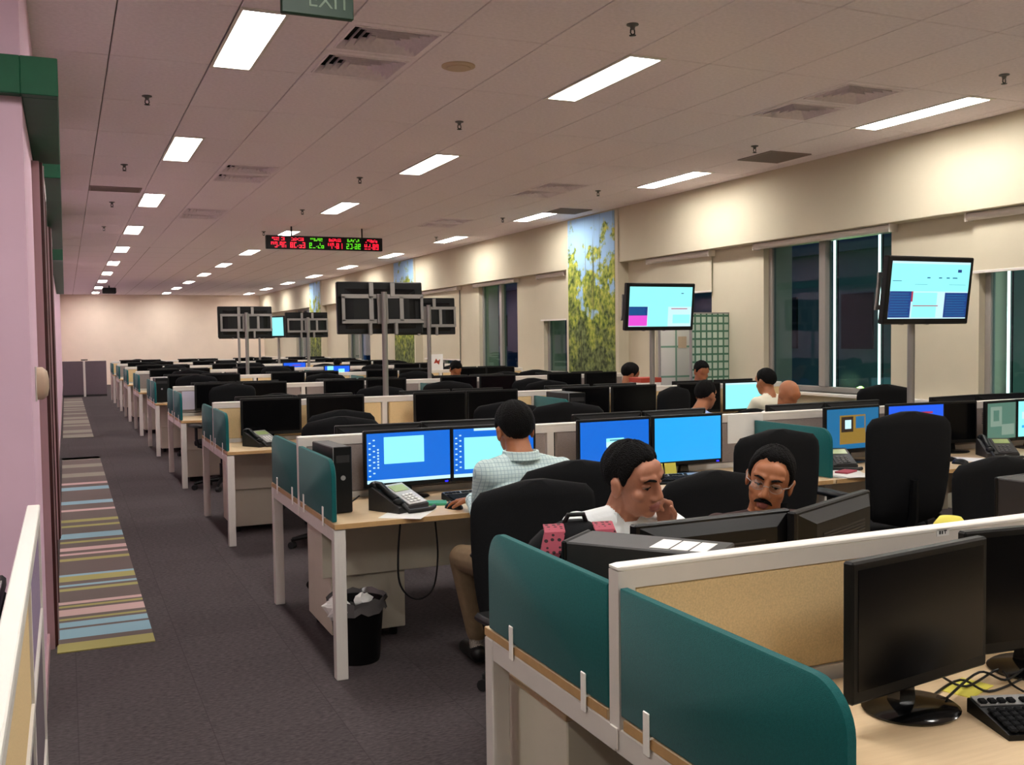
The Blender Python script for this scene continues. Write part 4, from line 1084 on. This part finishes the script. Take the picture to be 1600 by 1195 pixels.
tag(put('pinned_notice', MB().box(-.14, .14, -.002, 0, -.075, .11).mesh('pinned_notice', 'paper'), None, (pp_[0], Y1-.0215, pp_[2]-.03)), 'white printed notice pinned to the partition above the headrest', 'notice')
yy = at_y(1485, 812, Y0+.2)
t = thing('desk_toy', 'small yellow round-topped toy peeking over the tan partition', 'toy', (yy[0], Y0+.2, DZ))
put('body', MB().lathe([(.001, 0), (.05, 0), (.055, .1), (.045, .20), (.05, .25), (.047, .285), (.03, .308), (.001, .313)], 18).mesh('body', 'yellow', 50), t); put('base', MB().lathe([(.06, 0), (.06, .01), (.05, .012)], 16).mesh('base', 'yellow'), t)
# cables
def cable(pts, label, r=.003):
    pts = [Vector(p) for p in pts]; out = []
    for i in range(len(pts)-1):
        p0, p1, p2, p3 = pts[max(i-1, 0)], pts[i], pts[i+1], pts[min(i+2, len(pts)-1)]
        for q in range(6):
            u = q/6; out.append(.5*((2*p1)+(p2-p0)*u+(2*p0-5*p1+4*p2-p3)*u*u+(-p0+3*p1-3*p2+p3)*u**3))
    out.append(pts[-1])
    tag(put('cable', MB().tube(out, r, 6).mesh('cable', 'cable', 60)), label, 'cable', 'black cables')
c0 = [at_z(x, y, DZ+.004) for x, y in ((1452, 1090), (1500, 1062), (1545, 1080), (1598, 1060))]
cable(c0, 'black cable curling behind the monitor stand on the tan-screened desk')
c0 = [at_z(x, y, DZ+.009) for x, y in ((1470, 1056), (1510, 1072), (1560, 1046), (1580, 1068), (1599, 1080))]
cable(c0, 'tangled black cable near the pale yellow note on tan-screened desk')
c0 = [at_z(x, y, DZ+.015) for x, y in ((1480, 1090), (1530, 1050), (1570, 1062), (1599, 1045))]
cable(c0, 'upper black cable looping behind the keyboard on tan-screened desk')
yc_ = 4.78
c0 = [at_y(x, y, yc_) for x, y in ((626, 812), (622, 870), (626, 915), (650, 936), (676, 920), (684, 870), (680, 815))]
cable(c0, 'black cable hanging in a loop beneath the desk by the bin', .005)
c0 = [at_z(x, y, DZ+.004) for x, y in ((548, 785), (565, 770), (560, 760), (585, 775), (600, 765))]
cable(c0, 'black cables tangled between computer tower and desk phone', .004)

# waste bin
bx, by, _ = at_z(562, 1040, 0); by += .10; bx += .02
t = thing('waste_bin', 'black waste bin with crumpled liner under the aisle desk end', 'waste bin', (bx, by, 0))
put('bucket', MB().lathe([(.001, 0), (.105, 0), (.108, .01), (.13, .29), (.135, .30), (.127, .30), (.123, .28), (.10, .02), (.001, .02)], 28).mesh('bucket', 'black', 40), t)
rnd = random.Random(3); rings = []
for i, (r, z) in enumerate(((.115, .24), (.134, .295), (.146, .315), (.140, .285), (.141, .25))):
    rings.append([((r+rnd.uniform(-.007, .009)*(i > 0))*cos(2*pi*j/26), (r+rnd.uniform(-.007, .009)*(i > 0))*sin(2*pi*j/26), z+rnd.uniform(-.012, .018)*(i > 0)) for j in range(26)])
m = MB(); m.loft(rings, cap=False); put('liner', m.mesh('liner', 'liner', 30), t)
def crumple(x, y, z, r, label, seed):
    rn = random.Random(seed); m = MB(); m.ell((0, 0, 0), (r, r, r*.8), 9, 7)
    m.v = [(a*(1+rn.uniform(-.35, .2)), b*(1+rn.uniform(-.35, .2)), c*(1+rn.uniform(-.35, .2))) for a, b, c in m.v]
    tag(put('crumpled_paper', m.mesh('crumpled_paper', 'paper'), None, (x, y, z)), label, 'paper', 'crumpled papers in the bin')
crumple(bx-.115, by-.06, .285, .072, 'crumpled white plastic hanging over the bin rim behind the desk leg', 1)
crumple(bx+.02, by-.03, .30, .05, 'crumpled white paper on top of the waste bin', 2)

# backpack on the desk
t = thing('backpack', 'black backpack with pink dotted straps standing on the desk', 'backpack', (1.325, 2.53, DZ), radians(-12)); t.scale = (1.12, 1, .97)
rings = []
for i in range(12):
    v = i/11; z = .33*v; w = .145*(1-.10*v)*(1 if v < .62 else sqrt(max(.03, 1-((v-.62)/.385)**2))); d = .085*(1 if v < .55 else sqrt(max(.05, 1-((v-.55)/.46)**2)))
    rings.append(superring(max(w, .03), max(d, .02), 0, z, 22, 2.8))
put('bag_body', MB().loft(rings).mesh('bag_body', 'blackmatte', 60), t)
def strap(x0, x1):
    pth = [(x0, -.02, .325), (x0-.01, -.08, .315), (x0+(x1-x0)*.4, -.108, .26), (x1, -.112, .17), (x1, -.10, .08)]
    m = MB(); r = []
    for i, p in enumerate(pth):
        w = .026; r.append([(p[0]-w, p[1]-.006, p[2]-.004*i*0), (p[0]+w, p[1]-.006, p[2]), (p[0]+w, p[1]+.006, p[2]), (p[0]-w, p[1]+.006, p[2])])
    return m.loft(r).mesh('shoulder_strap', 'strapdots')
put('shoulder_strap', strap(-.06, -.13), t); put('shoulder_strap', strap(.07, .075), t)
put('front_pocket', MB().cbox(-.10, .10, .06, .105, .03, .17, .02).mesh('front_pocket', 'blackmatte'), t)
put('grab_handle', MB().tube([(-.03, -.01, .322), (-.02, -.02, .35), (.02, -.02, .35), (.03, -.01, .322)], .007, 8).mesh('grab_handle', 'black', 50), t)

# planner boards by the wall
t = thing('planning_board', 'tall pale green planner board ruled into small boxes by the wall', 'board', (0, 9.75, 0))
xa, xb2 = fx(1080, 490, 9.75), fx(1141, 490, 9.75); zt = at_y(1110, 490, 9.75)[2]
put('board', MB().cbox(xa, xb2, -.015, .015, .75, zt, .004).mesh('board', 'planner'), t); put('frame', MB().box(xa-.015, xa, -.02, .02, .2, zt).box(xb2, xb2+.015, -.02, .02, .2, zt).box(xa, xb2, -.02, .02, zt, zt+.015).mesh('frame', 'silver'), t)
for x in (xa-.007, xb2+.007): put('stand_foot', MB().tube([(x, -.25, .02), (x, .25, .02)], .015, 8).tube([(x, 0, .02), (x, 0, .22)], .012, 8).mesh('stand_foot', 'silver', 40), t)
t = thing('white_board', 'white board with columns of notes behind the pole screen', 'board', (0, 10.15, 0))
xa, xb2 = fx(1031, 510, 10.15), fx(1082, 490, 10.15); zt = at_y(1050, 505, 10.15)[2]
put('board', MB().cbox(xa, xb2, -.015, .015, .75, zt, .004).mesh('board', 'whiteboard'), t); put('frame', MB().box(xa-.012, xa, -.02, .02, .2, zt).box(xb2, xb2+.012, -.02, .02, .2, zt).mesh('frame', 'silver'), t)
put('orange_note', MB().box(xb2-.22, xb2-.10, -.018, -.015, zt-.30, zt-.16).mesh('orange_note', 'smoked'), t)
for x in (xa, xb2): put('stand_foot', MB().tube([(x, -.22, .02), (x, .22, .02)], .015, 8).tube([(x, 0, .02), (x, 0, .22)], .012, 8).mesh('stand_foot', 'silver', 40), t)
fl = at_y(1005, 605, B[2]+.4)
t = thing('file_box', 'white file box with red top edge beside the screen pole', 'file box', (at_y(1008, 600, 8.95)[0], 8.95, DZ))
put('box', MB().cbox(-.12, .12, -.12, .12, 0, .36, .004).mesh('box', 'paper'), t); put('lid', MB().cbox(-.125, .125, -.125, .125, .36, .41, .004).mesh('lid', 'redtop'), t)
s_ = at_y(682, 553, B[5]-.02)
tag(put('pinned_notice', MB().box(-.14, .14, -.004, 0, -.14, .14).mesh('pinned_notice', 'paper'), None, (s_[0], B[3]+.02, 1.20)), 'white notice standing on the partition before the window wall', 'notice') if False else None

# ================================================================== people
def cap_prim(m, a, b, ra, rb, n=14):
    a = Vector(a); b = Vector(b); d = b-a; L = d.length
    ax = d.normalized() if L > 1e-6 else Vector((0, 0, 1)); u = ax.orthogonal().normalized(); v = ax.cross(u)
    prof = [(-ra*cos(t), ra*sin(t)) for t in [pi/2*i/4 for i in range(5)]] + [(L+rb*sin(t), rb*cos(t)) for t in [pi/2*i/4 for i in range(5)]]
    prof[0] = (-ra, ra*.02); prof[-1] = (L+rb, rb*.02)
    m.loft([[tuple(a+ax*h+(u*cos(2*pi*j/n)+v*sin(2*pi*j/n))*r) for j in range(n)] for h, r in prof])
class Body:
    def __init__(s): s.c = []; s.e = []
    def cap(s, a, b, ra, rb, mt): s.c.append((Vector(a), Vector(b), ra, rb, mt))
    def ell(s, c, r, mt, T=None): s.e.append((Vector(c), Vector(r), mt, T or Matrix.Identity(4)))
    def build(s, name, parent_tag, voxel, smooth=4):
        m = MB()
        for a, b, ra, rb, mt in s.c: cap_prim(m, a, b, ra, rb)
        for c, r, mt, T in s.e: m.ell(tuple(c), tuple(r), 18, 12, 0, T)
        me = m.mesh(name+'_src', 'hair'); o = bpy.data.objects.new(name, me); COL.objects.link(o)
        md = o.modifiers.new('r', 'REMESH'); md.mode = 'VOXEL'; md.voxel_size = voxel; md.use_smooth_shade = True
        sm = o.modifiers.new('s', 'SMOOTH'); sm.factor = .5; sm.iterations = smooth
        dg = bpy.context.evaluated_depsgraph_get(); dg.update()
        me2 = bpy.data.meshes.new_from_object(o.evaluated_get(dg)); bpy.data.objects.remove(o)
        # material of the nearest primitive
        npoly = len(me2.polygons); cen = np.empty(npoly*3, np.float32); me2.polygons.foreach_get('center', cen); P = cen.reshape(-1, 3).astype(float)
        best = np.full(npoly, 1e9); idx = np.zeros(npoly, np.int32); names = []
        def upd(d, mt):
            if mt not in names: names.append(mt)
            k = names.index(mt); w = d < best; best[w] = d[w]; idx[w] = k
        for a, b, ra, rb, mt in s.c:
            A = np.array(a); D = np.array(b)-A; t = np.clip(((P-A)@D)/max(D@D, 1e-9), 0, 1)
            upd(np.linalg.norm(P-A-t[:, None]*D, axis=1)-(ra+(rb-ra)*t), mt)
        for c, r, mt, T in s.e:
            Ti = np.array(T.inverted()); Q = P@Ti[:3, :3].T+Ti[:3, 3]; q = (Q-np.array(c))/np.array(r); k0 = np.linalg.norm(q, axis=1)
            k1 = np.linalg.norm(q/np.array(r), axis=1); upd(k0*(k0-1)/np.maximum(k1, 1e-9), mt)
        me2.materials.clear()
        for n in names: me2.materials.append(MATS[n])
        me2.polygons.foreach_set('material_index', idx); me2.shade_smooth(); me2.update(); me2.name = name
        return me2
def hand(B_, wrist, d, nrm, skin, curl=.5, side=1, splay=.0):
    """wrist point, direction d along the hand, nrm = palm normal, side = +1 thumb towards d x nrm"""
    w = Vector(wrist); d = Vector(d).normalized(); n = Vector(nrm); n = (n-d*n.dot(d)).normalized(); x = d.cross(n)
    for i, (o, L) in enumerate(((-.030, .78), (-.010, .95), (.011, 1.0), (.031, .93))):
        k = w+d*.085+x*o*side; B_.cap(w+x*o*.6*side+d*.01, k, .0165, .0125, skin)
        p = k; ang = curl*.6
        for ln, r0, r1 in ((.042*L, .0098, .009), (.027*L, .009, .0082), (.021*L, .0082, .0072)):
            v = (d*cos(ang)+n*sin(ang)+x*o*splay*side).normalized(); q = p+v*ln; B_.cap(p, q, r0, r1, skin); p = q; ang += curl*.9
    b = w+d*.025+x*.030*side; v = (d*.65+x*.65*side+n*.35).normalized(); q = b+v*.045; B_.cap(w+d*.01, b, .018, .015, skin); B_.cap(b, q, .0125, .0105, skin)
    v2 = (d*.95+x*.1*side+n*.4).normalized(); B_.cap(q, q+v2*.032, .0105, .0085, skin)
def head_frame(c, yaw, pitch, roll, s=1.0):
    """local x = person's right, y = forward (face), z = up; yaw measured from +y towards +x"""
    return Matrix.Translation(c) @ Matrix.Rotation(-yaw, 4, 'Z') @ Matrix.Rotation(pitch, 4, 'X') @ Matrix.Rotation(roll, 4, 'Y') @ Matrix.Scale(s, 4)
def head_prims(B_, T, skin, lip=None, neck_to=None, s=1.0, jaw=1.0):
    q = lambda p: T @ Vector(p)
    e = lambda c, r, m=skin: B_.ell(c, r, m, T)
    e((0, -.012, .030), (.075, .097, .090)); e((0, .026, -.040), (.060*jaw, .064, .076)); e((0, .062, -.093), (.026*jaw, .022, .018))
    e((0, .060, .050), (.055, .030, .036)); e((0, .012, -.078), (.052*jaw, .055, .030))
    for a in (-1, 1):
        e((a*.040, .053, -.026), (.024, .024, .022)); e((a*.013, .097, -.036), (.010, .011, .009))
        e((a*.078, -.010, -.012), (.009, .021, .033)); e((a*.081, -.014, .008), (.010, .017, .014))
        B_.cap(q((a*.014, .088, .034)), q((a*.048, .072, .034)), .011*s, .010*s, skin)
    B_.cap(q((0, .086, .022)), q((0, .104, -.028)), .010*s, .0135*s, skin)
    e((0, .0865, -.062), (.024, .011, .0065), lip or skin); e((0, .0855, -.0745), (.020, .011, .0075), lip or skin)
    if neck_to is not None:
        B_.cap(q((0, -.020, -.050)), neck_to, .054*s, .060*s, skin)
def arc_strip(T, pts, r): return MB().tube([T @ Vector(p) for p in pts], r, 8)
def hair_mesh(T, front=42, temple=22, side=-6, back=-42, thick=1.055, seed=0, top=1.0, bald=False):
    rnd = random.Random(seed); rings_o = []; n = 72; m_ = 18
    def e0(az):     # az 0 = front, pi = back
        a = abs(az); kn = [(0, front), (.35, front+4), (.6, front+2), (.82, temple+8), (1.0, temple-10), (1.16, side-12), (1.32, side-18), (1.45, side+6), (1.75, side), (2.2, back+10), (pi, back)]
        for (a0, v0), (a1, v1) in zip(kn[:-1], kn[1:]):
            if a <= a1: return radians(v0+(v1-v0)*(a-a0)/(a1-a0))
        return radians(back)
    def P(az, el, k):
        d = Vector((sin(az)*cos(el), cos(az)*cos(el), sin(el)))
        r = Vector((.075, .097, .090)); rad = 1/sqrt((d.x/r.x)**2+(d.y/r.y)**2+(d.z/r.z)**2)
        return T @ (Vector((0, -.012, .030))+d*rad*k)
    rings = []
    for i in range(m_+1):
        v = i/m_; ring = []
        for j in range(n):
            az = -pi+2*pi*j/n; el = e0(az)+(pi/2*.995-e0(az))*v
            k = thick*(1+rnd.uniform(-.006, .010))+.05*(top-1)*0
            k += (.03+.05*(top-1))*sin(min(1, v*2.2)*pi/2)+.012*sin(az*9+v*7)*(v > .05)+.010*sin(az*17-v*11)*(v > .05)
            k = 1.0+(k-1.0)*(.12, .55, .85, 1.0)[min(i, 3)]
            ring.append(tuple(P(az, el+(rnd.uniform(-.05, .05) if i == 0 else 0), k)))
        rings.append(ring)
    inner = [tuple(P(-pi+2*pi*j/n, e0(-pi+2*pi*j/n), .93)) for j in range(n)]
    m = MB(); m.loft([inner]+rings, cap=True); return m
def face_parts(o, T, skin, look=0, lids=.55, mous=False, glasses=False, brow=1.0):
    for a in (-1, 1):
        c = (a*.031, .0715, .006)
        e = put('eye', MB().ell(c, (.0135, .0115, .0085), 16, 10, 0, T).mesh('eye', 'eyewhite', 60), o)
        ic = (a*.031+look*.006, .0805, .0035-.002)
        put('iris', MB().ell(ic, (.0056, .0030, .0056), 12, 8, 0, T).mesh('iris', 'hair', 60), e)
        lid = MB().ell((a*.031, .0708, .0062+.006*(1-lids)), (.0150, .0128, .0100-.003*lids), 16, 10, 0, T); put('eyelid', lid.mesh('eyelid', skin, 60), e)
        put('lash_line', arc_strip(T, [(a*.018, .0800, .003), (a*.026, .0838, .0055-.003*(1-lids)), (a*.036, .0828, .0050-.003*(1-lids)), (a*.044, .0770, .002)], .0016).mesh('lash_line', 'hair', 60), e)
        put('eyebrow', arc_strip(T, [(a*.013, .0985, .026), (a*.024, .0965, .0305), (a*.036, .0895, .0325), (a*.050, .0765, .0270)], [.0030, .0046, .0042, .0022] if brow else .003).mesh('eyebrow', 'hair', 60), o)
    if mous:
        m = MB()
        for a in (-1, 1): m.tube([T @ Vector(p) for p in ((a*.001, .0985, -.050), (a*.012, .0970, -.0515), (a*.024, .0880, -.0575), (a*.031, .0780, -.066))], [.0065, .0070, .0058, .0028], 8)
        put('moustache', m.mesh('moustache', 'hair', 60), o)
    if glasses:
        m = MB()
        for a in (-1, 1):
            ring = [T @ Vector((a*.033+.0235*cos(t), .0965-.006*abs(cos(t))*(1 if a*cos(t) > 0 else 0), .001+.0165*sin(t))) for t in [2*pi*i/22 for i in range(23)]]
            m.tube(ring, .0008, 6); m.tube([T @ Vector(p) for p in ((a*.0565, .088, .006), (a*.076, .06, .008), (a*.083, .0, .012), (a*.082, -.03, .0))], .0016, 6)
        m.tube([T @ Vector(p) for p in ((-.0105, .100, .003), (0, .104, .006), (.0105, .100, .003))], .0014, 6)
        g = put('eyeglasses', m.mesh('eyeglasses', 'alu', 60), o)
        for a in (-1, 1): put('lens', MB().loft([[tuple(T @ Vector((a*.033+.023*cos(t), d-.004*abs(cos(t))*(1 if a*cos(t) > 0 else 0), .001+.016*sin(t)))) for t in [2*pi*i/20 for i in range(20)]] for d in (.0955, .0962)]).mesh('lens', 'lens'), g)
def collar(pts_c, r, h, mname, T=None, open_front=.25, fwd=0.0):
    """stand-up shirt collar as an open ring around the neck; fwd = direction angle of the opening"""
    m = MB(); R = []; n = 26
    for k_, (rr, zz) in enumerate(((r, 0), (r*.97, h), (r*1.10, h*.98), (r*1.22, h*.25))):
        ring = []
        for i in range(n):
            a = fwd+open_front+(2*pi-2*open_front)*i/(n-1); ring.append((pts_c[0]+rr*cos(a), pts_c[1]+rr*sin(a), pts_c[2]+zz))
        R.append(ring)
    m.loft(R, cap=False, closed=False); return m

def seated(name, label, J, head, mats, voxel=.006, parts=None, hairargs=None, lip=None, facekw=None, hands=True, group=None, jaw=1.0, hs=1.0):
    """J: joints in world space. head: (centre, yaw, pitch, roll)"""
    skin, shirt, pants = mats; Bd = Body(); T = head_frame(*head, hs)
    J = {k_: Vector(v) for k_, v in J.items()}
    sl, sr, pl, nk = J['shl'], J['shr'], J['pelvis'], J['neck']
    head_prims(Bd, T, skin, lip, nk, hs, jaw)
    right = (sr-sl).normalized(); mid = (sl+sr)/2
    for a, r0, r1 in ((-.085, .115, .118), (0, .12, .125), (.085, .115, .118)):
        Bd.cap(pl+right*a*.75, mid+right*a-Vector((0, 0, .13)), r0, r1*.95, shirt)
    Bd.cap(sl+right*.03-Vector((0, 0, .015)), sr-right*.03-Vector((0, 0, .015)), .066, .066, shirt)
    for sp in (sl, sr): Bd.cap(nk-Vector((0, 0, .02)), sp-Vector((0, 0, .0)), .056, .052, shirt)
    Bd.cap(mid-Vector((0, 0, .10)), nk-Vector((0, 0, .045)), .10, .062, shirt)
    for sd in 'lr':
        sp, el, wr = J['sh'+sd], J['el'+sd], J['wr'+sd]
        Bd.cap(sp, el, .060, .048, shirt); Bd.cap(el, wr-(wr-el).normalized()*.015, .049, .036, shirt); Bd.cap(wr-(wr-el).normalized()*.03, wr, .027, .025, skin)
        if hands:
            hd = J.get('hd'+sd, (wr-el).normalized()); hn = J.get('hn'+sd, Vector((0, 0, -1))); hand(Bd, wr, hd, hn, skin, J.get('curl'+sd, Vector((.5, 0, 0)))[0], 1 if sd == 'l' else -1)
        hp, kn, an = J['hip'+sd], J['kn'+sd], J['an'+sd]
        Bd.cap(hp, kn, .088, .064, pants); Bd.cap(kn, an+Vector((0, 0, .06)), .064, .050, pants); Bd.cap(an+Vector((0, 0, .06)), an, .036, .036, 'sock')
        ft = J.get('ft'+sd, Vector((0, 1, 0))); Bd.cap(an+Vector((0, 0, -.045))-ft*.03, an-Vector((0, 0, .055))+ft*.15, .042, .034, 'shoe')
    Bd.cap(J['hipl'], J['hipr'], .11, .11, pants)
    o = tag(put(name, Bd.build(name, None, voxel)), label, 'person', group)
    if hairargs is not None: put('hair', hair_mesh(T, **hairargs).mesh('hair', 'hair', 70), o)
    if facekw is not None: face_parts(o, T, skin, **facekw)
    if parts: parts(o, T, J)
    return o

# -- man in the checked shirt, seen from behind
def c_parts(o, T, J):
    n = J['neck']; put('collar', collar((n.x, n.y-.004, n.z-.022), .075, .05, 'shirtcheck', open_front=.5, fwd=pi/2).mesh('collar', 'shirtcheck', 60), o)
    w = J['wrl']; e = (J['wrl']-J['ell']).normalized(); put('cuff', MB().tube([w-e*.045, w-e*.012], .040, 14).mesh('cuff', 'shirtcheck', 60), o)
    put('watch_strap', MB().tube([w-e*.008, w+e*.006], .031, 12).mesh('watch_strap', 'black', 60), o)
seated('person', 'man in checked pale shirt and khaki trousers, seen from behind, using a mouse',
       dict(pelvis=(1.88, 3.98, .56), shl=(1.705, 4.10, .975), shr=(2.08, 4.09, .965), neck=(1.885, 4.12, 1.035), ell=(1.725, 4.22, .765), wrl=(1.80, 4.50, .787), hdl=(-.2, .5, -.08), elr=(2.13, 4.27, .78), wrr=(2.06, 4.55, .785),
            hdr=(-.1, .5, -.06), hipl=(1.78, 4.0, .55), knl=(1.70, 4.40, .53), anl=(1.775, 4.42, .10), hipr=(1.98, 4.0, .55), knr=(2.02, 4.44, .53), anr=(2.02, 4.42, .10), curll=(.35, 0, 0), curlr=(.4, 0, 0)),
       ((1.885, 4.185, 1.15), radians(4), radians(-6), radians(-3)), ('skinB', 'shirtcheck', 'khaki'), .006, c_parts, dict(front=36, temple=16, side=-10, back=-50, thick=1.10, seed=1, top=1.9), hs=1.04)
# -- man resting his cheek on his hand
def a_parts(o, T, J):
    n = J['neck']; put('collar', collar((n.x, n.y+.004, n.z-.035), .068, .045, 'shirtwhite', open_front=1.0, fwd=-pi/2+.25).mesh('collar', 'shirtwhite', 60), o)
    w = J['wrl']; e = (J['wrl']-J['ell']).normalized(); put('cuff', MB().tube([w-e*.06, w-e*.022], .042, 14).mesh('cuff', 'shirtwhite', 60), o)
seated('person', 'man in white shirt resting his cheek on his fist beside the backpack',
       dict(pelvis=(1.72, 3.10, .56), shr=(1.575, 2.985, .925), shl=(1.945, 3.0, .90), neck=(1.755, 2.985, .965), elr=(1.47, 2.78, .775), wrr=(1.60, 2.60, .775), hdr=(.3, -.2, 0),
            ell=(2.03, 2.72, .79), wrl=(1.888, 2.905, .92), hdl=(-.22, -.02, .9), hnl=(-.8, -.2, .1), curll=(1.55, 0, 0), hipl=(1.88, 3.1, .55), knl=(1.94, 2.72, .53), anl=(1.95, 2.75, .10), hipr=(1.68, 3.1, .55), knr=(1.62, 2.74, .53), anr=(1.62, 2.78, .10), ftl=(0, -1, 0), ftr=(0, -1, 0)),
       ((1.765, 2.925, 1.085), radians(180-22), radians(-10), radians(9)), ('skinA', 'shirtwhite', 'navy'), .005, a_parts, dict(front=33, temple=14, side=-8, back=-48, thick=1.075, seed=2, top=1.8), 'lipA', dict(look=.4, lids=.65), hs=1.06)
# -- man with glasses and moustache
def b_parts(o, T, J):
    n = J['neck']; put('collar', collar((n.x, n.y, n.z-.02), .074, .035, 'shirtmaroon', open_front=.5, fwd=-pi*.75).mesh('collar', 'shirtmaroon', 60), o)
seated('person', 'man with glasses and moustache in dark shirt looking at the monitors',
       dict(pelvis=(2.46, 3.16, .50), shr=(2.24, 3.10, .845), shl=(2.60, 3.02, .845), neck=(2.41, 3.05, .885), elr=(2.17, 2.90, .72), wrr=(2.20, 2.66, .775), ell=(2.68, 2.86, .72), wrl=(2.56, 2.66, .775), hdr=(.1, -.3, 0), hdl=(-.1, -.3, 0),
            hipl=(2.56, 3.12, .52), knl=(2.62, 2.74, .52), anl=(2.62, 2.76, .10), hipr=(2.38, 3.12, .52), knr=(2.34, 2.74, .52), anr=(2.34, 2.76, .10), ftl=(0, -1, 0), ftr=(0, -1, 0)),
       ((2.375, 2.965, 1.035), radians(180+46), radians(-7), radians(-13)), ('skinB', 'shirtmaroon', 'navy'), .005, b_parts, dict(front=38, temple=20, side=-8, back=-40, thick=1.07, seed=3, top=2.0), 'lipA', dict(look=-.2, lids=.6, mous=True, glasses=True), hs=1.02, jaw=1.05)

# -- people further back, built around a head position
def far_person(hx, hy, hz, face, label, shirt, hair=None, skin='skinB', lean=0.0, pitch=-8, voxel=.012, pants='navy'):
    """face = direction angle of the body (0 = +y, clockwise)"""
    f = Vector((sin(face), cos(face), 0)); r = Vector((cos(face), -sin(face), 0)); H = Vector((hx, hy, hz))
    nk = H-Vector((0, 0, .125))-f*(.05+lean*.4); mid = nk-f*(.02+lean*.6)-Vector((0, 0, .055))
    pel = Vector((mid.x, mid.y, 0))-f*(.10+lean)+Vector((0, 0, .55)); J = dict(pelvis=pel, neck=nk, shr=mid+r*.18, shl=mid-r*.18)
    for sd, a in (('r', 1), ('l', -1)):
        J['el'+sd] = mid+r*a*.23+f*.12-Vector((0, 0, .22)); J['wr'+sd] = mid+r*a*.14+f*.36-Vector((0, 0, max(.05, mid.z-.80))); J['hip'+sd] = pel+r*a*.10; J['kn'+sd] = pel+r*a*.13+f*.42; J['an'+sd] = J['kn'+sd]-Vector((0, 0, J['kn'+sd].z-.10)); J['ft'+sd] = f
    yaw = face
    return seated('person', label, J, ((hx, hy, hz), yaw, radians(pitch), 0), (skin, shirt, pants), voxel, None, hair, None, dict(lids=.6) if voxel < .011 else None)
hp = at_y(1103, 618, 6.95); far_person(hp[0], hp[1], hp[2], radians(70), 'man in light blue shirt in profile behind the sky-blue monitor', 'shirtblue', dict(front=36, temple=18, side=-6, back=-42, thick=1.08, seed=5, top=1.6), lean=.13, voxel=.009)
hp = at_y(1196, 597, 7.35); far_person(hp[0], hp[1], hp[2], radians(-8), 'man in cream shirt seen from behind at the cyan monitor', 'shirtcream', dict(front=36, temple=18, side=-6, back=-42, thick=1.07, seed=6, top=1.3))
hp = at_y(1232, 617, 6.50); far_person(hp[0], hp[1], hp[2], radians(176), 'bald man in white shirt bending over the window-end desk', 'shirtwhite', None, 'skinB', pitch=-35)
hp = at_y(985, 585, 9.75); far_person(hp[0], hp[1], hp[2], radians(95), 'dark-haired person in pink top by the white file box', 'shirtpink', dict(front=34, temple=6, side=-30, back=-60, thick=1.12, seed=7, top=1.8), pitch=-25)
hp = at_y(1096, 581, 9.45); far_person(hp[0], hp[1], hp[2], radians(185), 'person in royal blue shirt in front of the planner boards', 'shirtroyal', dict(front=30, temple=14, side=-6, back=-42, thick=1.08, seed=8, top=1.3), pitch=-25)
hp = at_y(712, 578, B[3]+1.05); far_person(hp[0], hp[1], hp[2], radians(180), 'dark-haired person bent low, second row beyond checked-shirt man', 'shirtmaroon', dict(front=30, temple=14, side=-6, back=-42, thick=1.1, seed=9, top=1.5), pitch=-40)
hp = at_y(528, 569, B[6]-1.0); far_person(hp[0], hp[1], hp[2], radians(40), 'distant person in pinkish top, fifth row beyond checked-shirt man', 'shirtpink', dict(front=30, temple=14, side=-6, back=-42, thick=1.1, seed=10, top=1.5))

# notices on the rows behind
xa, xb2 = fx(284, 610, B[3]-.024), fx(326, 610, B[3]-.024)
tag(put('pinned_notice', MB().box(xa, xb2, B[3]-.0255, B[3]-.022, .80, 1.01).mesh('pinned_notice', 'lavpaper')), 'pale lavender notice on the partition, second row beyond checked-shirt man', 'notice')
c_ = at_y(682, 555, B[4]); t = thing('notice_card', 'white notice card with red mark standing on the partition beside screen pole', 'notice', (c_[0], B[4], 1.07))
put('card', MB().box(-.11, .11, -.004, .004, .0, .25).mesh('card', 'paper'), t); put('red_mark', MB().prism([(-.05, .10), (-.01, .18), (.02, .14), (.06, .17), (.04, .08), (.0, .11)], 'y', -.006, -.004).mesh('red_mark', 'redtop'), t)
